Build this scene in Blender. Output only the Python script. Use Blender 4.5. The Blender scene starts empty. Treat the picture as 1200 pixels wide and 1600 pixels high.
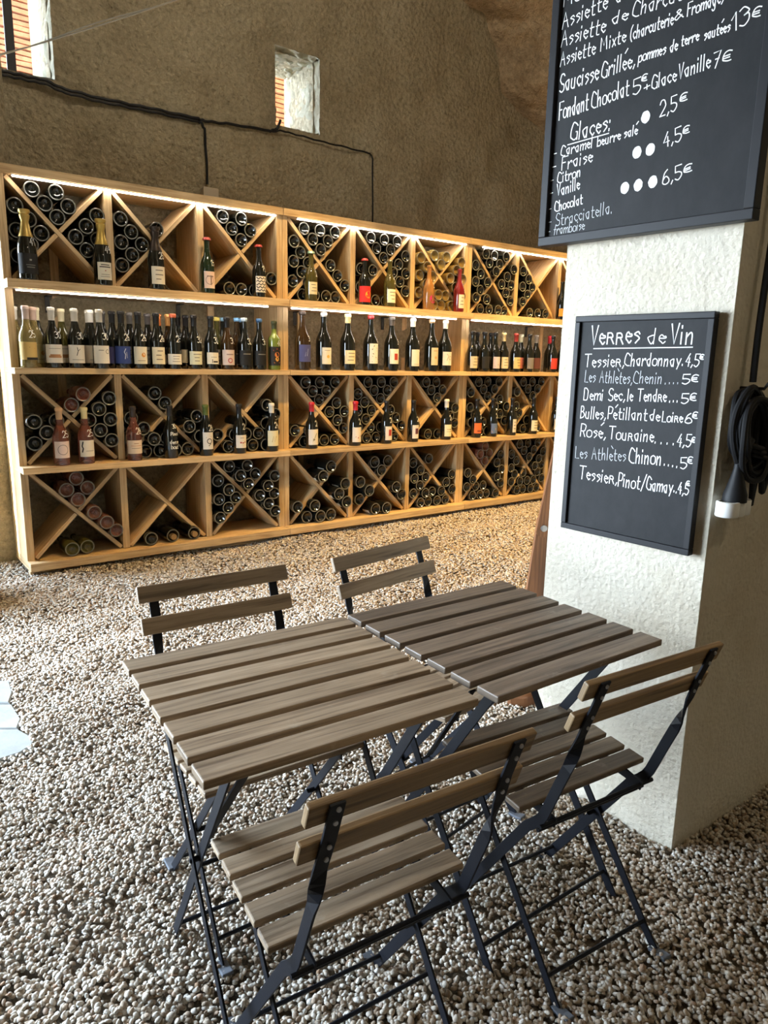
import bpy, math, random
import numpy as np
from mathutils import Matrix, Vector
random.seed(7); rng = np.random.default_rng(7)
S = bpy.context.scene; COL = S.collection
sin, cos, pi, sqrt, rad = math.sin, math.cos, math.pi, math.sqrt, math.radians

# ------------------------------------------------------------------ camera
cd = bpy.data.cameras.new('camera'); cam = bpy.data.objects.new('camera', cd); COL.objects.link(cam)
cd.sensor_fit = 'VERTICAL'; cd.sensor_height = 36.0; cd.lens = 1123.95 / 1600 * 36.0
cd.clip_start = 0.05; cd.clip_end = 200
PIT, ROL = 0.20913, 0.02063
fw = Vector((0, cos(PIT), -sin(PIT))); rt = Vector((1, 0, 0)); up = rt.cross(fw)
r2 = rt * cos(ROL) + up * sin(ROL); u2 = -rt * sin(ROL) + up * cos(ROL)
M = Matrix((r2, u2, -fw)).transposed().to_4x4(); M.translation = Vector((0, 0, 1.3369)); cam.matrix_world = M
S.camera = cam

# ------------------------------------------------------------------ sky, lamps, exposure
W = bpy.data.worlds.new('sky'); S.world = W; W.use_nodes = True
wn = W.node_tree.nodes; wl = W.node_tree.links; bg = wn['Background']
tc = wn.new('ShaderNodeTexCoord'); sp = wn.new('ShaderNodeSeparateXYZ'); cr = wn.new('ShaderNodeValToRGB')
wl.new(tc.outputs['Generated'], sp.inputs[0]); wl.new(sp.outputs['Z'], cr.inputs[0]); wl.new(cr.outputs[0], bg.inputs['Color'])
cr.color_ramp.elements[0].color = (0.74, 0.87, 1.0, 1); cr.color_ramp.elements[1].color = (0.50, 0.72, 1.0, 1)
bg.inputs['Strength'].default_value = 41.0

def area(name, loc, rot, sx, sy, energy, color, portal=False):
    l = bpy.data.lights.new(name, 'AREA'); l.shape = 'RECTANGLE'; l.size = sx; l.size_y = sy
    l.energy = energy; l.color = color; l.cycles.is_portal = portal
    o = bpy.data.objects.new(name, l); o.location = loc; o.rotation_euler = rot; COL.objects.link(o); return o
area('door_portal', (-2.6, 2.1, 1.15), (0, -pi / 2, 0), 2.3, 2.2, 1, (1, 1, 1), True)
area('far_door_portal', (-2.75, 4.17, 1.1), (0, -pi / 2, 0), 2.2, 0.30, 1, (1, 1, 1), True)

def spot(name, loc, target, energy, color, ang, blend=0.6, size=0.05):
    l = bpy.data.lights.new(name, 'SPOT'); l.energy = energy; l.color = color; l.spot_size = ang; l.spot_blend = blend
    l.shadow_soft_size = size; o = bpy.data.objects.new(name, l); o.location = loc
    o.rotation_euler = (Vector(target) - Vector(loc)).to_track_quat('-Z', 'Y').to_euler(); COL.objects.link(o)

spot('low_sun', (-9.0, 1.72, 5.6), (-2.32, 4.42, .72), 60000, (1.0, 0.95, 0.86), rad(7.0), .25, .04)

RY = 0.65078; RP = Vector((-0.7512, 5.3073, 0)); RD = Vector((cos(RY), sin(RY), 0)); RN = Vector((sin(RY), -cos(RY), 0))
def rk(s, off, z): return RP + RD * s + RN * off + Vector((0, 0, z))   # rack frame -> world
WARM = (1.0, 0.62, 0.20)
for s_, e_ in ((0.2, 330), (1.7, 500), (3.0, 480)):
    spot('ceiling_spot', rk(s_, 1.35, 3.75), rk(s_, 0.75, 0), e_, WARM, rad(82))

def fill_lamp(name, loc, energy, color, size=.06):
    l = bpy.data.lights.new(name, 'POINT'); l.energy = energy; l.color = color; l.shadow_soft_size = size
    o = bpy.data.objects.new(name, l); o.location = loc; COL.objects.link(o)
fill_lamp('ambient_fill', (1.7, -0.2, 3.7), 36, (1.0, 0.86, 0.64)); fill_lamp('ambient_fill', (-0.2, 3.3, 4.2), 85, (1.0, 0.90, 0.74))  # unseen fill lamps added to lift the dim back wall and pillar side
S.view_settings.view_transform = 'Standard'; S.view_settings.look = 'None'; S.view_settings.gamma = 1
S.view_settings.use_curve_mapping = False; S.view_settings.exposure = 0.0
S.cycles.max_bounces = 7; S.cycles.diffuse_bounces = 4; S.cycles.glossy_bounces = 3; S.cycles.transmission_bounces = 6
S.cycles.caustics_reflective = False; S.cycles.caustics_refractive = False
S.cycles.use_denoising = True; S.cycles.sample_clamp_indirect = 6

# ------------------------------------------------------------------ materials
def srgb(*c): return tuple(((v / 255) / 12.92 if v <= 10.3 else ((v / 255 + .055) / 1.055) ** 2.4) for v in c) + (1,)
def mat(name, col, rough=0.6, metal=0.0, **kw):
    m = bpy.data.materials.new(name); m.use_nodes = True; b = m.node_tree.nodes['Principled BSDF']
    b.inputs['Base Color'].default_value = col; b.inputs['Roughness'].default_value = rough; b.inputs['Metallic'].default_value = metal
    for k, v in kw.items(): b.inputs[k].default_value = v
    return m
def B(m): return m.node_tree.nodes['Principled BSDF']
def N(m, t, **kw):
    n = m.node_tree.nodes.new(t)
    for k, v in kw.items():
        if k in n.inputs: n.inputs[k].default_value = v
        else: setattr(n, k, v)
    return n
def Lk(m, a, b): m.node_tree.links.new(a, b)
def ramp(m, src, stops):
    r = N(m, 'ShaderNodeValToRGB'); e = r.color_ramp.elements
    while len(e) < len(stops): e.new(0.5)
    for x, (p, c) in zip(e, stops): x.position = p; x.color = c
    Lk(m, src, r.inputs[0]); return r.outputs[0]
def bump(m, src, strength, dist):
    b = N(m, 'ShaderNodeBump', Strength=strength, Distance=dist); Lk(m, src, b.inputs['Height'])
    Lk(m, b.outputs[0], m.node_tree.nodes['Principled BSDF'].inputs['Normal']); return b

def wood(name, c1, c2, c3, rough, grain=1.0, blotch=None, knots=False):
    m = mat(name, c1, rough)
    uv = N(m, 'ShaderNodeUVMap'); mp = N(m, 'ShaderNodeMapping'); mp.inputs['Scale'].default_value = (3.0, 70.0, 1.0)
    Lk(m, uv.outputs[0], mp.inputs[0])
    n = N(m, 'ShaderNodeTexNoise', Scale=1.0, Detail=6.0, Roughness=0.62, Distortion=0.6); Lk(m, mp.outputs[0], n.inputs['Vector'])
    c = ramp(m, n.outputs['Fac'], [(0.34, c3), (0.5, c1), (0.66, c2)])
    n2 = N(m, 'ShaderNodeTexNoise', Scale=4.0, Detail=3.0); Lk(m, uv.outputs[0], n2.inputs['Vector'])
    mx = N(m, 'ShaderNodeMix', data_type='RGBA', blend_type='MULTIPLY'); mx.inputs[0].default_value = 0.55
    Lk(m, c, mx.inputs[6]); Lk(m, ramp(m, n2.outputs['Fac'], [(0.3, (0.62, 0.6, 0.58, 1)), (0.7, (1.1, 1.08, 1.05, 1))]), mx.inputs[7])
    out = mx.outputs[2]
    oi = N(m, 'ShaderNodeObjectInfo'); hs = N(m, 'ShaderNodeHueSaturation'); mr = N(m, 'ShaderNodeMapRange')
    mr.inputs[3].default_value = 0.86; mr.inputs[4].default_value = 1.12; Lk(m, oi.outputs['Random'], mr.inputs[0]); Lk(m, mr.outputs[0], hs.inputs['Value'])
    Lk(m, out, hs.inputs['Color']); out = hs.outputs[0]
    if blotch:
        n3 = N(m, 'ShaderNodeTexNoise', Scale=14.0, Detail=8.0, Roughness=0.7); Lk(m, uv.outputs[0], n3.inputs['Vector'])
        m3 = N(m, 'ShaderNodeMix', data_type='RGBA'); Lk(m, ramp(m, n3.outputs['Fac'], [(0.60, (0, 0, 0, 1)), (0.74, (0.55, 0.55, 0.55, 1))]), m3.inputs[0])
        Lk(m, out, m3.inputs[6]); m3.inputs[7].default_value = blotch; out = m3.outputs[2]
    Lk(m, out, B(m).inputs['Base Color']); bump(m, n.outputs['Fac'], 0.25 * grain, 0.002); return m

m_rack = wood('larch_wood', srgb(212, 182, 138), srgb(224, 197, 154), srgb(186, 152, 108), 0.55)
m_table = wood('weathered_acacia', srgb(158, 138, 114), srgb(178, 158, 134), srgb(112, 94, 75), 0.5, 1.6, srgb(182, 170, 152))
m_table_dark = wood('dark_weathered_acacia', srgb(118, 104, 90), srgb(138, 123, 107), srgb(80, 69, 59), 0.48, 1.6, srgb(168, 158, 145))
m_chair = wood('stained_acacia', srgb(150, 124, 90), srgb(170, 142, 104), srgb(108, 86, 60), 0.5, 1.4)
m_seatworn = wood('worn_acacia', srgb(124, 108, 90), srgb(145, 128, 108), srgb(92, 78, 63), 0.5, 1.5, srgb(185, 175, 160))
m_easel = wood('brown_varnished_wood', srgb(128, 84, 52), srgb(146, 98, 62), srgb(98, 62, 38), 0.45)
m_black = mat('black_powder_coat', (0.006, 0.007, 0.011, 1), 0.48, 0.0); B(m_black).inputs['Specular IOR Level'].default_value = 0.22
n = N(m_black, 'ShaderNodeTexNoise', Scale=220.0, Detail=2.0); bump(m_black, n.outputs['Fac'], 0.15, 0.001)
m_screw = mat('zinc_screw', (0.45, 0.45, 0.46, 1), 0.35, 1.0)
m_rubber = mat('black_rubber', (0.008, 0.008, 0.009, 1), 0.55); B(m_rubber).inputs['Specular IOR Level'].default_value = 0.25
m_rubber_grey = mat('dusty_foot_plastic', (0.10, 0.11, 0.13, 1), 0.6)
m_white_plastic = mat('white_plastic', (0.8, 0.8, 0.78, 1), 0.35)
m_boxplastic = mat('beige_plastic', (0.42, 0.36, 0.27, 1), 0.5)
m_board = mat('chalkboard_slate', (0.020, 0.022, 0.026, 1), 0.6); B(m_board).inputs['Specular IOR Level'].default_value = 0.18
n = N(m_board, 'ShaderNodeTexNoise', Scale=7.0, Detail=6.0, Roughness=0.7)
Lk(m_board, ramp(m_board, n.outputs['Fac'], [(0.35, (0.013, 0.0135, 0.015, 1)), (0.75, (0.023, 0.0235, 0.025, 1))]), B(m_board).inputs['Base Color'])
m_frame = mat('black_painted_frame', (0.010, 0.010, 0.012, 1), 0.5); B(m_frame).inputs['Specular IOR Level'].default_value = 0.25
m_chalk = mat('white_chalk_ink', (0.85, 0.85, 0.83, 1), 0.9)
m_chalk_dim = mat('thin_chalk_ink', (0.55, 0.56, 0.57, 1), 0.9)
m_led = bpy.data.materials.new('led_diffuser'); m_led.use_nodes = True
b = B(m_led); b.inputs['Base Color'].default_value = (1, 1, 1, 1); b.inputs['Emission Color'].default_value = (1.0, 0.92, 0.80, 1); b.inputs['Emission Strength'].default_value = 42
m_bracket = mat('dark_steel', (0.03, 0.028, 0.026, 1), 0.5, 0.6)
m_wire = mat('galvanised_wire', (0.5, 0.47, 0.42, 1), 0.4, 0.6)

def stone(name, c1, c2, c3, s1=3.0, s2=60.0, bs=0.8, bd=0.02, pits=True, mott=False):
    m = mat(name, c1, 0.92); t = N(m, 'ShaderNodeTexCoord')
    a = N(m, 'ShaderNodeTexNoise', Scale=s1, Detail=8.0, Roughness=0.65); Lk(m, t.outputs['Object'], a.inputs['Vector'])
    col = ramp(m, a.outputs['Fac'], [(0.3, c3), (0.5, c1), (0.72, c2)])
    if mott:
        f = N(m, 'ShaderNodeTexNoise', Scale=38.0, Detail=7.0, Roughness=0.75); Lk(m, t.outputs['Object'], f.inputs['Vector'])
        x = N(m, 'ShaderNodeMix', data_type='RGBA', blend_type='MULTIPLY'); x.inputs[0].default_value = 1.0; Lk(m, col, x.inputs[6])
        Lk(m, ramp(m, f.outputs['Fac'], [(0.30, (0.38, 0.36, 0.33, 1)), (0.42, (0.80, 0.79, 0.77, 1)), (0.58, (1.0, 1.0, 1.0, 1)), (0.75, (1.12, 1.12, 1.12, 1))]), x.inputs[7]); col = x.outputs[2]
    Lk(m, col, B(m).inputs['Base Color'])
    h = N(m, 'ShaderNodeTexNoise', Scale=s2, Detail=5.0, Roughness=0.7, Distortion=0.5); Lk(m, t.outputs['Object'], h.inputs['Vector'])
    if pits:
        v = N(m, 'ShaderNodeTexVoronoi', Scale=s2 * 0.6, feature='SMOOTH_F1'); Lk(m, t.outputs['Object'], v.inputs['Vector'])
        ad = N(m, 'ShaderNodeMath', operation='ADD'); Lk(m, h.outputs['Fac'], ad.inputs[0]); Lk(m, v.outputs['Distance'], ad.inputs[1]); src = ad.outputs[0]
    else: src = h.outputs['Fac']
    bump(m, src, bs, bd); return m
m_wall = stone('rough_tuffeau_stone', srgb(204, 190, 158), srgb(218, 206, 176), srgb(176, 162, 132), 2.2, 52.0, 1.0, 0.05, True, True)
m_rock = stone('cave_rock', srgb(206, 184, 152), srgb(220, 200, 170), srgb(168, 146, 118), 3.5, 16.0, 1.0, 0.08, True, True)
m_reveal = stone('chiselled_limestone', srgb(164, 159, 138), srgb(178, 172, 152), srgb(146, 138, 114), 5.0, 55.0, 0.7, 0.02)
m_plaster = stone('white_roughcast', srgb(213, 204, 186), srgb(221, 213, 197), srgb(199, 187, 165), 2.2, 130.0, 0.55, 0.010)
m_pave = stone('pale_paving_stone', srgb(142, 142, 139), srgb(156, 156, 153), srgb(124, 122, 118), 6.0, 40.0, 0.3, 0.005)
m_ground = stone('gravel_dust', srgb(120, 104, 84), srgb(140, 124, 102), srgb(96, 82, 66), 9.0, 120.0, 0.9, 0.01)
m_tile = stone('terracotta', srgb(200, 138, 104), srgb(216, 158, 124), srgb(170, 108, 80), 9.0, 60.0, 0.5, 0.005, False)
m_gravel = mat('limestone_pebbles', (0.5, 0.45, 0.38, 1), 0.85)
g = N(m_gravel, 'ShaderNodeNewGeometry'); oi = N(m_gravel, 'ShaderNodeObjectInfo'); ad = N(m_gravel, 'ShaderNodeMath', operation='ADD'); fr = N(m_gravel, 'ShaderNodeMath', operation='FRACT')
Lk(m_gravel, g.outputs['Random Per Island'], ad.inputs[0]); Lk(m_gravel, oi.outputs['Random'], ad.inputs[1]); Lk(m_gravel, ad.outputs[0], fr.inputs[0])
cc = ramp(m_gravel, fr.outputs[0], [(0.0, srgb(140, 118, 96)), (0.18, srgb(172, 155, 135)), (0.45, srgb(192, 180, 164)), (0.75, srgb(204, 196, 184)), (0.93, srgb(222, 218, 210)), (1.0, srgb(160, 126, 96))])
t = N(m_gravel, 'ShaderNodeTexCoord'); gn = N(m_gravel, 'ShaderNodeTexNoise', Scale=160.0, Detail=4.0); Lk(m_gravel, t.outputs['Object'], gn.inputs['Vector'])
mx = N(m_gravel, 'ShaderNodeMix', data_type='RGBA', blend_type='MULTIPLY'); mx.inputs[0].default_value = 0.5
Lk(m_gravel, cc, mx.inputs[6]); Lk(m_gravel, ramp(m_gravel, gn.outputs['Fac'], [(0.3, (0.7, 0.68, 0.66, 1)), (0.7, (1, 1, 1, 1))]), mx.inputs[7]); Lk(m_gravel, mx.outputs[2], B(m_gravel).inputs['Base Color'])

def glass(name, col, tr=0.0, rough=0.06):
    m = mat(name, col, rough); B(m).inputs['Transmission Weight'].default_value = tr; B(m).inputs['IOR'].default_value = 1.45
    B(m).inputs['Coat Weight'].default_value = 0.6; B(m).inputs['Coat Roughness'].default_value = 0.03; return m
G = {'dark': glass('dark_bottle_glass', (0.006, 0.007, 0.006, 1)), 'green': glass('deep_green_glass', (0.010, 0.022, 0.010, 1)),
     'brown': glass('brown_bottle_glass', (0.035, 0.018, 0.006, 1)), 'olive': glass('olive_bottle_glass', (0.10, 0.085, 0.018, 1), 0.35),
     'yellow': glass('white_wine_glass', (0.80, 0.62, 0.22, 1), 0.72), 'amber': glass('amber_wine_glass', (0.34, 0.22, 0.06, 1), 0.45),
     'orange': glass('orange_wine_glass', (0.72, 0.34, 0.10, 1), 0.6), 'rose': glass('rose_wine_glass', (0.55, 0.17, 0.12, 1), 0.78),
     'pink': glass('dark_rose_glass', (0.50, 0.20, 0.15, 1), 0.72), 'red': glass('light_red_wine_glass', (0.28, 0.015, 0.012, 1), 0.35),
     'lime': glass('light_green_glass', (0.28, 0.36, 0.06, 1), 0.45)}
m_heel_glint = mat('painted_heel_glint', (0.16, 0.155, 0.14, 1), 0.22)  # paler heel ring: rim glints of strips and doorway painted into the colour
_pm = {}
def paint(*c, rough=0.5, metal=0.0):
    k = (c, rough, metal)
    if k not in _pm: _pm[k] = mat('print_%d_%d_%d' % c if not metal else 'foil_%d_%d_%d' % c, srgb(*c), rough, metal)
    return _pm[k]

# ------------------------------------------------------------------ mesh helpers
class MB:
    def __init__(s): s.v = []; s.f = []; s.uv = []; s.m = []; s.sm = []
    def add(s, vs, fs, mi=0, smooth=False, uvs=None):
        o = len(s.v); s.v += [tuple(p) for p in vs]
        for i, f in enumerate(fs):
            s.f.append(tuple(o + k for k in f)); s.m.append(mi); s.sm.append(smooth)
            s.uv.append(uvs[i] if uvs else [(0, 0)] * len(f))
        return s
    def box(s, c, size, rot=None, mi=0):
        c = Vector(c); hx, hy, hz = [d / 2 for d in size]; R = rot if rot is not None else Matrix.Identity(3)
        L = [(x, y, z) for x in (-hx, hx) for y in (-hy, hy) for z in (-hz, hz)]
        F = [(0, 1, 3, 2), (4, 6, 7, 5), (0, 4, 5, 1), (2, 3, 7, 6), (0, 2, 6, 4), (1, 5, 7, 3)]
        A = [0, 0, 1, 1, 2, 2]; order = sorted(range(3), key=lambda k: -size[k]); ou, ov = random.uniform(0, 50), random.uniform(0, 50); uvs = []
        for f, a in zip(F, A):
            ax = [k for k in order if k != a]; uvs.append([(L[i][ax[0]] + ou, L[i][ax[1]] + ov + a * .31) for i in f])
        return s.add([c + R @ Vector(p) for p in L], F, mi, False, uvs)
    def lathe(s, prof, seg, mi=0, T=None, a0=0.0, a1=2 * pi):
        full = abs(a1 - a0 - 2 * pi) < 1e-6; n = seg if full else seg + 1; vs = []; fs = []; idx = []
        for r, z in prof:
            if r < 1e-6: idx.append([len(vs)] * n); vs.append(Vector((0, 0, z)))
            else:
                idx.append(list(range(len(vs), len(vs) + n)))
                vs += [Vector((r * cos(a0 + (a1 - a0) * k / seg), r * sin(a0 + (a1 - a0) * k / seg), z)) for k in range(n)]
        for i in range(len(prof) - 1):
            for k in range(seg):
                k2 = (k + 1) % n if full else k + 1; q = [idx[i][k], idx[i][k2], idx[i + 1][k2], idx[i + 1][k]]
                q2 = []; [q2.append(x) for x in q if x not in q2]
                if len(q2) > 2: fs.append(tuple(q2))
        if T: vs = [T @ p for p in vs]
        return s.add(vs, fs, mi, True)
    def tube(s, pts, r, seg=8, mi=0, cap=True):
        P = [Vector(p) for p in pts]; vs = []; fs = []; nrm = None
        for i, p in enumerate(P):
            t = (P[min(i + 1, len(P) - 1)] - P[max(i - 1, 0)]).normalized()
            if nrm is None: nrm = t.orthogonal().normalized()
            nrm = (nrm - t * nrm.dot(t)).normalized(); bn = t.cross(nrm)
            rr = r[i] if isinstance(r, (list, tuple)) else r
            vs += [p + (nrm * cos(2 * pi * k / seg) + bn * sin(2 * pi * k / seg)) * rr for k in range(seg)]
        for i in range(len(P) - 1):
            for k in range(seg): fs.append((i * seg + k, i * seg + (k + 1) % seg, (i + 1) * seg + (k + 1) % seg, (i + 1) * seg + k))
        if cap: fs.append(tuple(range(seg))[::-1]); fs.append(tuple((len(P) - 1) * seg + k for k in range(seg)))
        return s.add(vs, fs, mi, seg > 5)
    def bar(s, pts, wax, w, t, mi=0):      # flat bar swept along pts, wax = width axis at each point
        P = [Vector(p) for p in pts]; vs = []; fs = []
        for i, p in enumerate(P):
            d = (P[min(i + 1, len(P) - 1)] - P[max(i - 1, 0)]).normalized(); a = Vector(wax[i]); a = (a - d * a.dot(d)).normalized(); b2 = d.cross(a)
            vs += [p + a * (w / 2 * x) + b2 * (t / 2 * y) for x, y in ((-1, -1), (1, -1), (1, 1), (-1, 1))]
        for i in range(len(P) - 1):
            for k in range(4): fs.append((i * 4 + k, i * 4 + (k + 1) % 4, i * 4 + 4 + (k + 1) % 4, i * 4 + 4 + k))
        fs += [(3, 2, 1, 0), tuple(len(P) * 4 - 4 + k for k in range(4))]
        return s.add(vs, fs, mi)
    def mesh(s, name, mats):
        me = bpy.data.meshes.new(name); me.from_pydata(s.v, [], s.f)
        for m in (mats if isinstance(mats, (list, tuple)) else [mats]): me.materials.append(m)
        me.polygons.foreach_set('material_index', s.m); me.polygons.foreach_set('use_smooth', s.sm)
        u = me.uv_layers.new(name='UVMap'); u.data.foreach_set('uv', [c for f in s.uv for p in f for c in p])
        me.update()
        if any(s.sm): me.set_sharp_from_angle(angle=rad(42))
        return me
def ob(name, mb, mats, parent=None, bev=0, loc=None, rotz=0):
    me = mb.mesh(name, mats) if isinstance(mb, MB) else mb
    o = bpy.data.objects.new(name, me); COL.objects.link(o); o.parent = parent
    if loc is not None: o.location = loc
    if rotz: o.rotation_euler[2] = rotz
    if bev: b = o.modifiers.new('bevel', 'BEVEL'); b.width = bev; b.segments = 2; b.limit_method = 'ANGLE'
    return o
def empty(name, loc, rotz=0, rot=None):
    o = bpy.data.objects.new(name, None); o.empty_display_size = 0.05; COL.objects.link(o); o.location = loc
    o.rotation_euler = rot if rot else (0, 0, rotz); return o
def tag(o, label, cat, group=None):
    o['label'] = label; o['category'] = cat
    if group: o['group'] = group
    return o
def struct(o, label=None):
    o['kind'] = 'structure'
    if label: o['label'] = label
    return o
def noise2(shape, cells, amp, seed):      # smooth value noise on a grid
    r = np.random.default_rng(seed); out = np.zeros(shape)
    for c, a in zip(cells, amp):
        n0, n1 = max(2, int(c[0])) + 2, max(2, int(c[1])) + 2; gq = r.uniform(-1, 1, (n0 + 1, n1 + 1))
        x = np.linspace(0, n0 - 1.001, shape[0]); y = np.linspace(0, n1 - 1.001, shape[1]); xi = x.astype(int); yi = y.astype(int); fx = x - xi; fy = y - yi
        fx = (fx * fx * (3 - 2 * fx))[:, None]; fy = (fy * fy * (3 - 2 * fy))[None]
        q = lambda i, j: gq[np.ix_(xi + i, yi + j)]
        out += a * ((q(0, 0) * (1 - fx) + q(1, 0) * fx) * (1 - fy) + (q(0, 1) * (1 - fx) + q(1, 1) * fx) * fy)
    return out
def grid_mesh(P, keep=None):              # P (a,b,3) -> MB of quads
    a, b2 = P.shape[:2]; m = MB(); m.v = [tuple(p) for p in P.reshape(-1, 3)]
    for i in range(a - 1):
        for j in range(b2 - 1):
            if keep is None or keep[i, j]:
                m.f.append((i * b2 + j, (i + 1) * b2 + j, (i + 1) * b2 + j + 1, i * b2 + j + 1))
    k = len(m.f); m.m = [0] * k; m.sm = [True] * k; m.uv = [[(0, 0)] * 4] * k; return m

# ------------------------------------------------------------------ stroke lettering (chalk hand)
# two base-36 digits per point (x, y); baseline y=3, x-height y=8, capitals y=c; '-' = straight stroke
GL = dict(q.split('=') for q in ("A=6:-032c53_-1747|B=5:-0c03_0c2c3a2808_0828463403|C=6:5a4b2c1b0805143353|D=6:-0c03_0c2c4a48453303|E=5:-4c0c0343_-0838|F=5:-5c0c03_-0838|G=6:5a4b2c1b0805143354_-475753|"
    "L=5:-0c0343|M=8:-030c365c63|P=5:-0c03_0c2c4b493707|R=5:-0c03_0c2c4b493707_-2743|S=5:4b3c1c0a09273746442304|T=7:-0c6c_-3c33|V=5:-0c234c|"
    "a=5:38280706142335_-3833|b=5:-0c03_07283846442304|c=4:37280705142334|d=5:38280706142335_-3c33|e=4:06363727180705142334|f=4:4b3c2b13_-0838|g=5:38280706142335_383431201001|h=5:-0c03_0628373633|"
    "i=2:-0803_-0a0b|l=2:-0c03|m=7:-0803_06283733_36586763|n=5:-0803_06283733|o=5:28070423444728|p=5:-0800_07283846442304|r=4:-0803_06283837|s=4:37280726352413|t=4:1b142333_-0838|"
    "u=5:08042334_-3833|v=4:-082338|x=4:-0833_-0338|y=5:-0824_-4811|#=5:-0803_082837362606_-2643|0=5:2c0a0523454a2c|1=3:-092c23|2=5:0a1c3c4a4803_-0343|3=5:0b2c4a4928_2848452304|"
    "4=5:-3c0646_-3933|5=5:-4c0c08_082847452304|6=5:3c1a06042344462806|7=5:-0c4c13_-1838|8=5:28494a2c0a0928464423040628|9=5:4a2c0a08274a_4a4423|€=6:5b3c1b0805143353_-0848_-0646|"
    "&=6:531a1b2c3b3a0604132446|(=3:2d0a0522|)=3:0d2a2502|/=5:-024d|,=2:-1402|.=2:-0304|-=4:-0737|+=5:-0646_-2923|é=e^|è=e`").split('|'))
GL[':'] = '2:-0304_-0708'; GL['ï'] = 'i'
def glyph(ch):
    acc = None; gdef = GL.get(ch)
    if gdef and len(gdef) == 2 and gdef[1] in '^`': acc = gdef[1]; gdef = GL['e']
    if gdef == 'i': gdef = GL['i']
    if not gdef: return 4, []
    w, rest = gdef.split(':', 1); out = []
    for st in rest.split('_'):
        straight = st[0] == '-'; st = st.lstrip('-'); pts = [(int(st[i], 36), int(st[i + 1], 36) - 3) for i in range(0, len(st) - 1, 2)]
        if not straight and len(pts) > 2:
            q = [pts[0]] + pts + [pts[-1]]; sm = []
            for i in range(1, len(q) - 2):
                for k in range(4):
                    t_ = k / 4; sm.append(tuple(0.5 * (2 * q[i][d] + (q[i + 1][d] - q[i - 1][d]) * t_ + (2 * q[i - 1][d] - 5 * q[i][d] + 4 * q[i + 1][d] - q[i + 2][d]) * t_ ** 2 + (3 * q[i][d] - q[i - 1][d] - 3 * q[i + 1][d] + q[i + 2][d]) * t_ ** 3) for d in (0, 1)))
            pts = sm + [pts[-1]]
        out.append(pts)
    if acc: out.append([(1, 9), (3, 11)] if acc == '^' else [(1, 11), (3, 9)])
    return int(w, 36), out
def layout(text):
    x = 0; st = []
    for ch in text:
        if ch == ' ': x += 4; continue
        w, g_ = glyph(ch); j = random.uniform(-.25, .25)
        st += [[(px + x + py * 0.06, py + j) for px, py in s_] for s_ in g_]; x += w + .7
    return x - 1.7, st
def ribbon(mb, pts, w, f, mi=0):           # flat pen stroke; f maps 2D to 3D
    P = [Vector((a, b2)) for a, b2 in pts]; L, R = [], []
    for i, p in enumerate(P):
        d = P[min(i + 1, len(P) - 1)] - P[max(i - 1, 0)]; d = d.normalized() if d.length > 1e-9 else Vector((1, 0)); n_ = Vector((-d.y, d.x)) * w / 2
        if i == 0: p = p - d * w * .4
        if i == len(P) - 1: p = p + d * w * .4
        L.append(f(p + n_)); R.append(f(p - n_))
    k = len(P); mb.add(L + R, [(i, i + k, i + k + 1, i + 1) for i in range(k - 1)], mi)
def chalk_line(parent, spec, y, name='chalk_lettering', wmul=1.0):
    t_, c = spec.rsplit('|', 1); x0, z0, x1, z1, h = [float(v) for v in c.split(',')]; dim = t_.startswith('!'); t_ = t_.lstrip('!'); mb = MB()
    ln = sqrt((x1 - x0) ** 2 + (z1 - z0) ** 2); ux, uz = (x1 - x0) / ln, (z1 - z0) / ln
    if t_ == '_': wd, st, sx, sz = 1, [[(0, 0), (1, 0)]], ln, 1
    else: wd, st = layout(t_); sx = ln / max(wd, 1); sz = h / 9
    pw = max(0.0026, h * 0.072) * wmul
    for s_ in st: ribbon(mb, [(a * sx, b2 * sz) for a, b2 in s_], pw * (0.7 if dim else 1), lambda p: Vector((x0 + ux * p.x - uz * p.y, y, z0 + uz * p.x + ux * p.y)))
    return ob(name, mb, m_chalk_dim if dim else m_chalk, parent)

# ================================================================== STRUCTURE
# floor with gravel
mb = MB(); mb.box((-1.0, 2.5, -0.06), (14, 12, 0.08)); floor = struct(ob('floor', mb, m_ground), 'cave floor covered in pale limestone gravel')
def ico(level):
    t_ = (1 + 5 ** .5) / 2; v = [(-1, t_, 0), (1, t_, 0), (-1, -t_, 0), (1, -t_, 0), (0, -1, t_), (0, 1, t_), (0, -1, -t_), (0, 1, -t_), (t_, 0, -1), (t_, 0, 1), (-t_, 0, -1), (-t_, 0, 1)]
    f = [(0, 11, 5), (0, 5, 1), (0, 1, 7), (0, 7, 10), (0, 10, 11), (1, 5, 9), (5, 11, 4), (11, 10, 2), (10, 7, 6), (7, 1, 8), (3, 9, 4), (3, 4, 2), (3, 2, 6), (3, 6, 8), (3, 8, 9), (4, 9, 5), (2, 4, 11), (6, 2, 10), (8, 6, 7), (9, 8, 1)]
    v = [Vector(p).normalized() for p in v]
    for _ in range(level):
        c = {}; nf = []
        def mid(a, b2):
            k = (min(a, b2), max(a, b2))
            if k not in c: v.append(((v[a] + v[b2]) / 2).normalized()); c[k] = len(v) - 1
            return c[k]
        for a, b2, d in f: x, y, z = mid(a, b2), mid(b2, d), mid(d, a); nf += [(a, x, z), (b2, y, x), (d, z, y), (x, y, z)]
        f = nf
    return np.array(v), np.array(f)
OCT = (np.array([(1, 0, 0), (-1, 0, 0), (0, 1, 0), (0, -1, 0), (0, 0, 1.), (0, 0, -1)]), np.array([(0, 2, 4), (2, 1, 4), (1, 3, 4), (3, 0, 4), (2, 0, 5), (1, 2, 5), (3, 1, 5), (0, 3, 5)]))
PIL_O = np.array((0.833, 1.798)); PA = rad(130)
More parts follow.
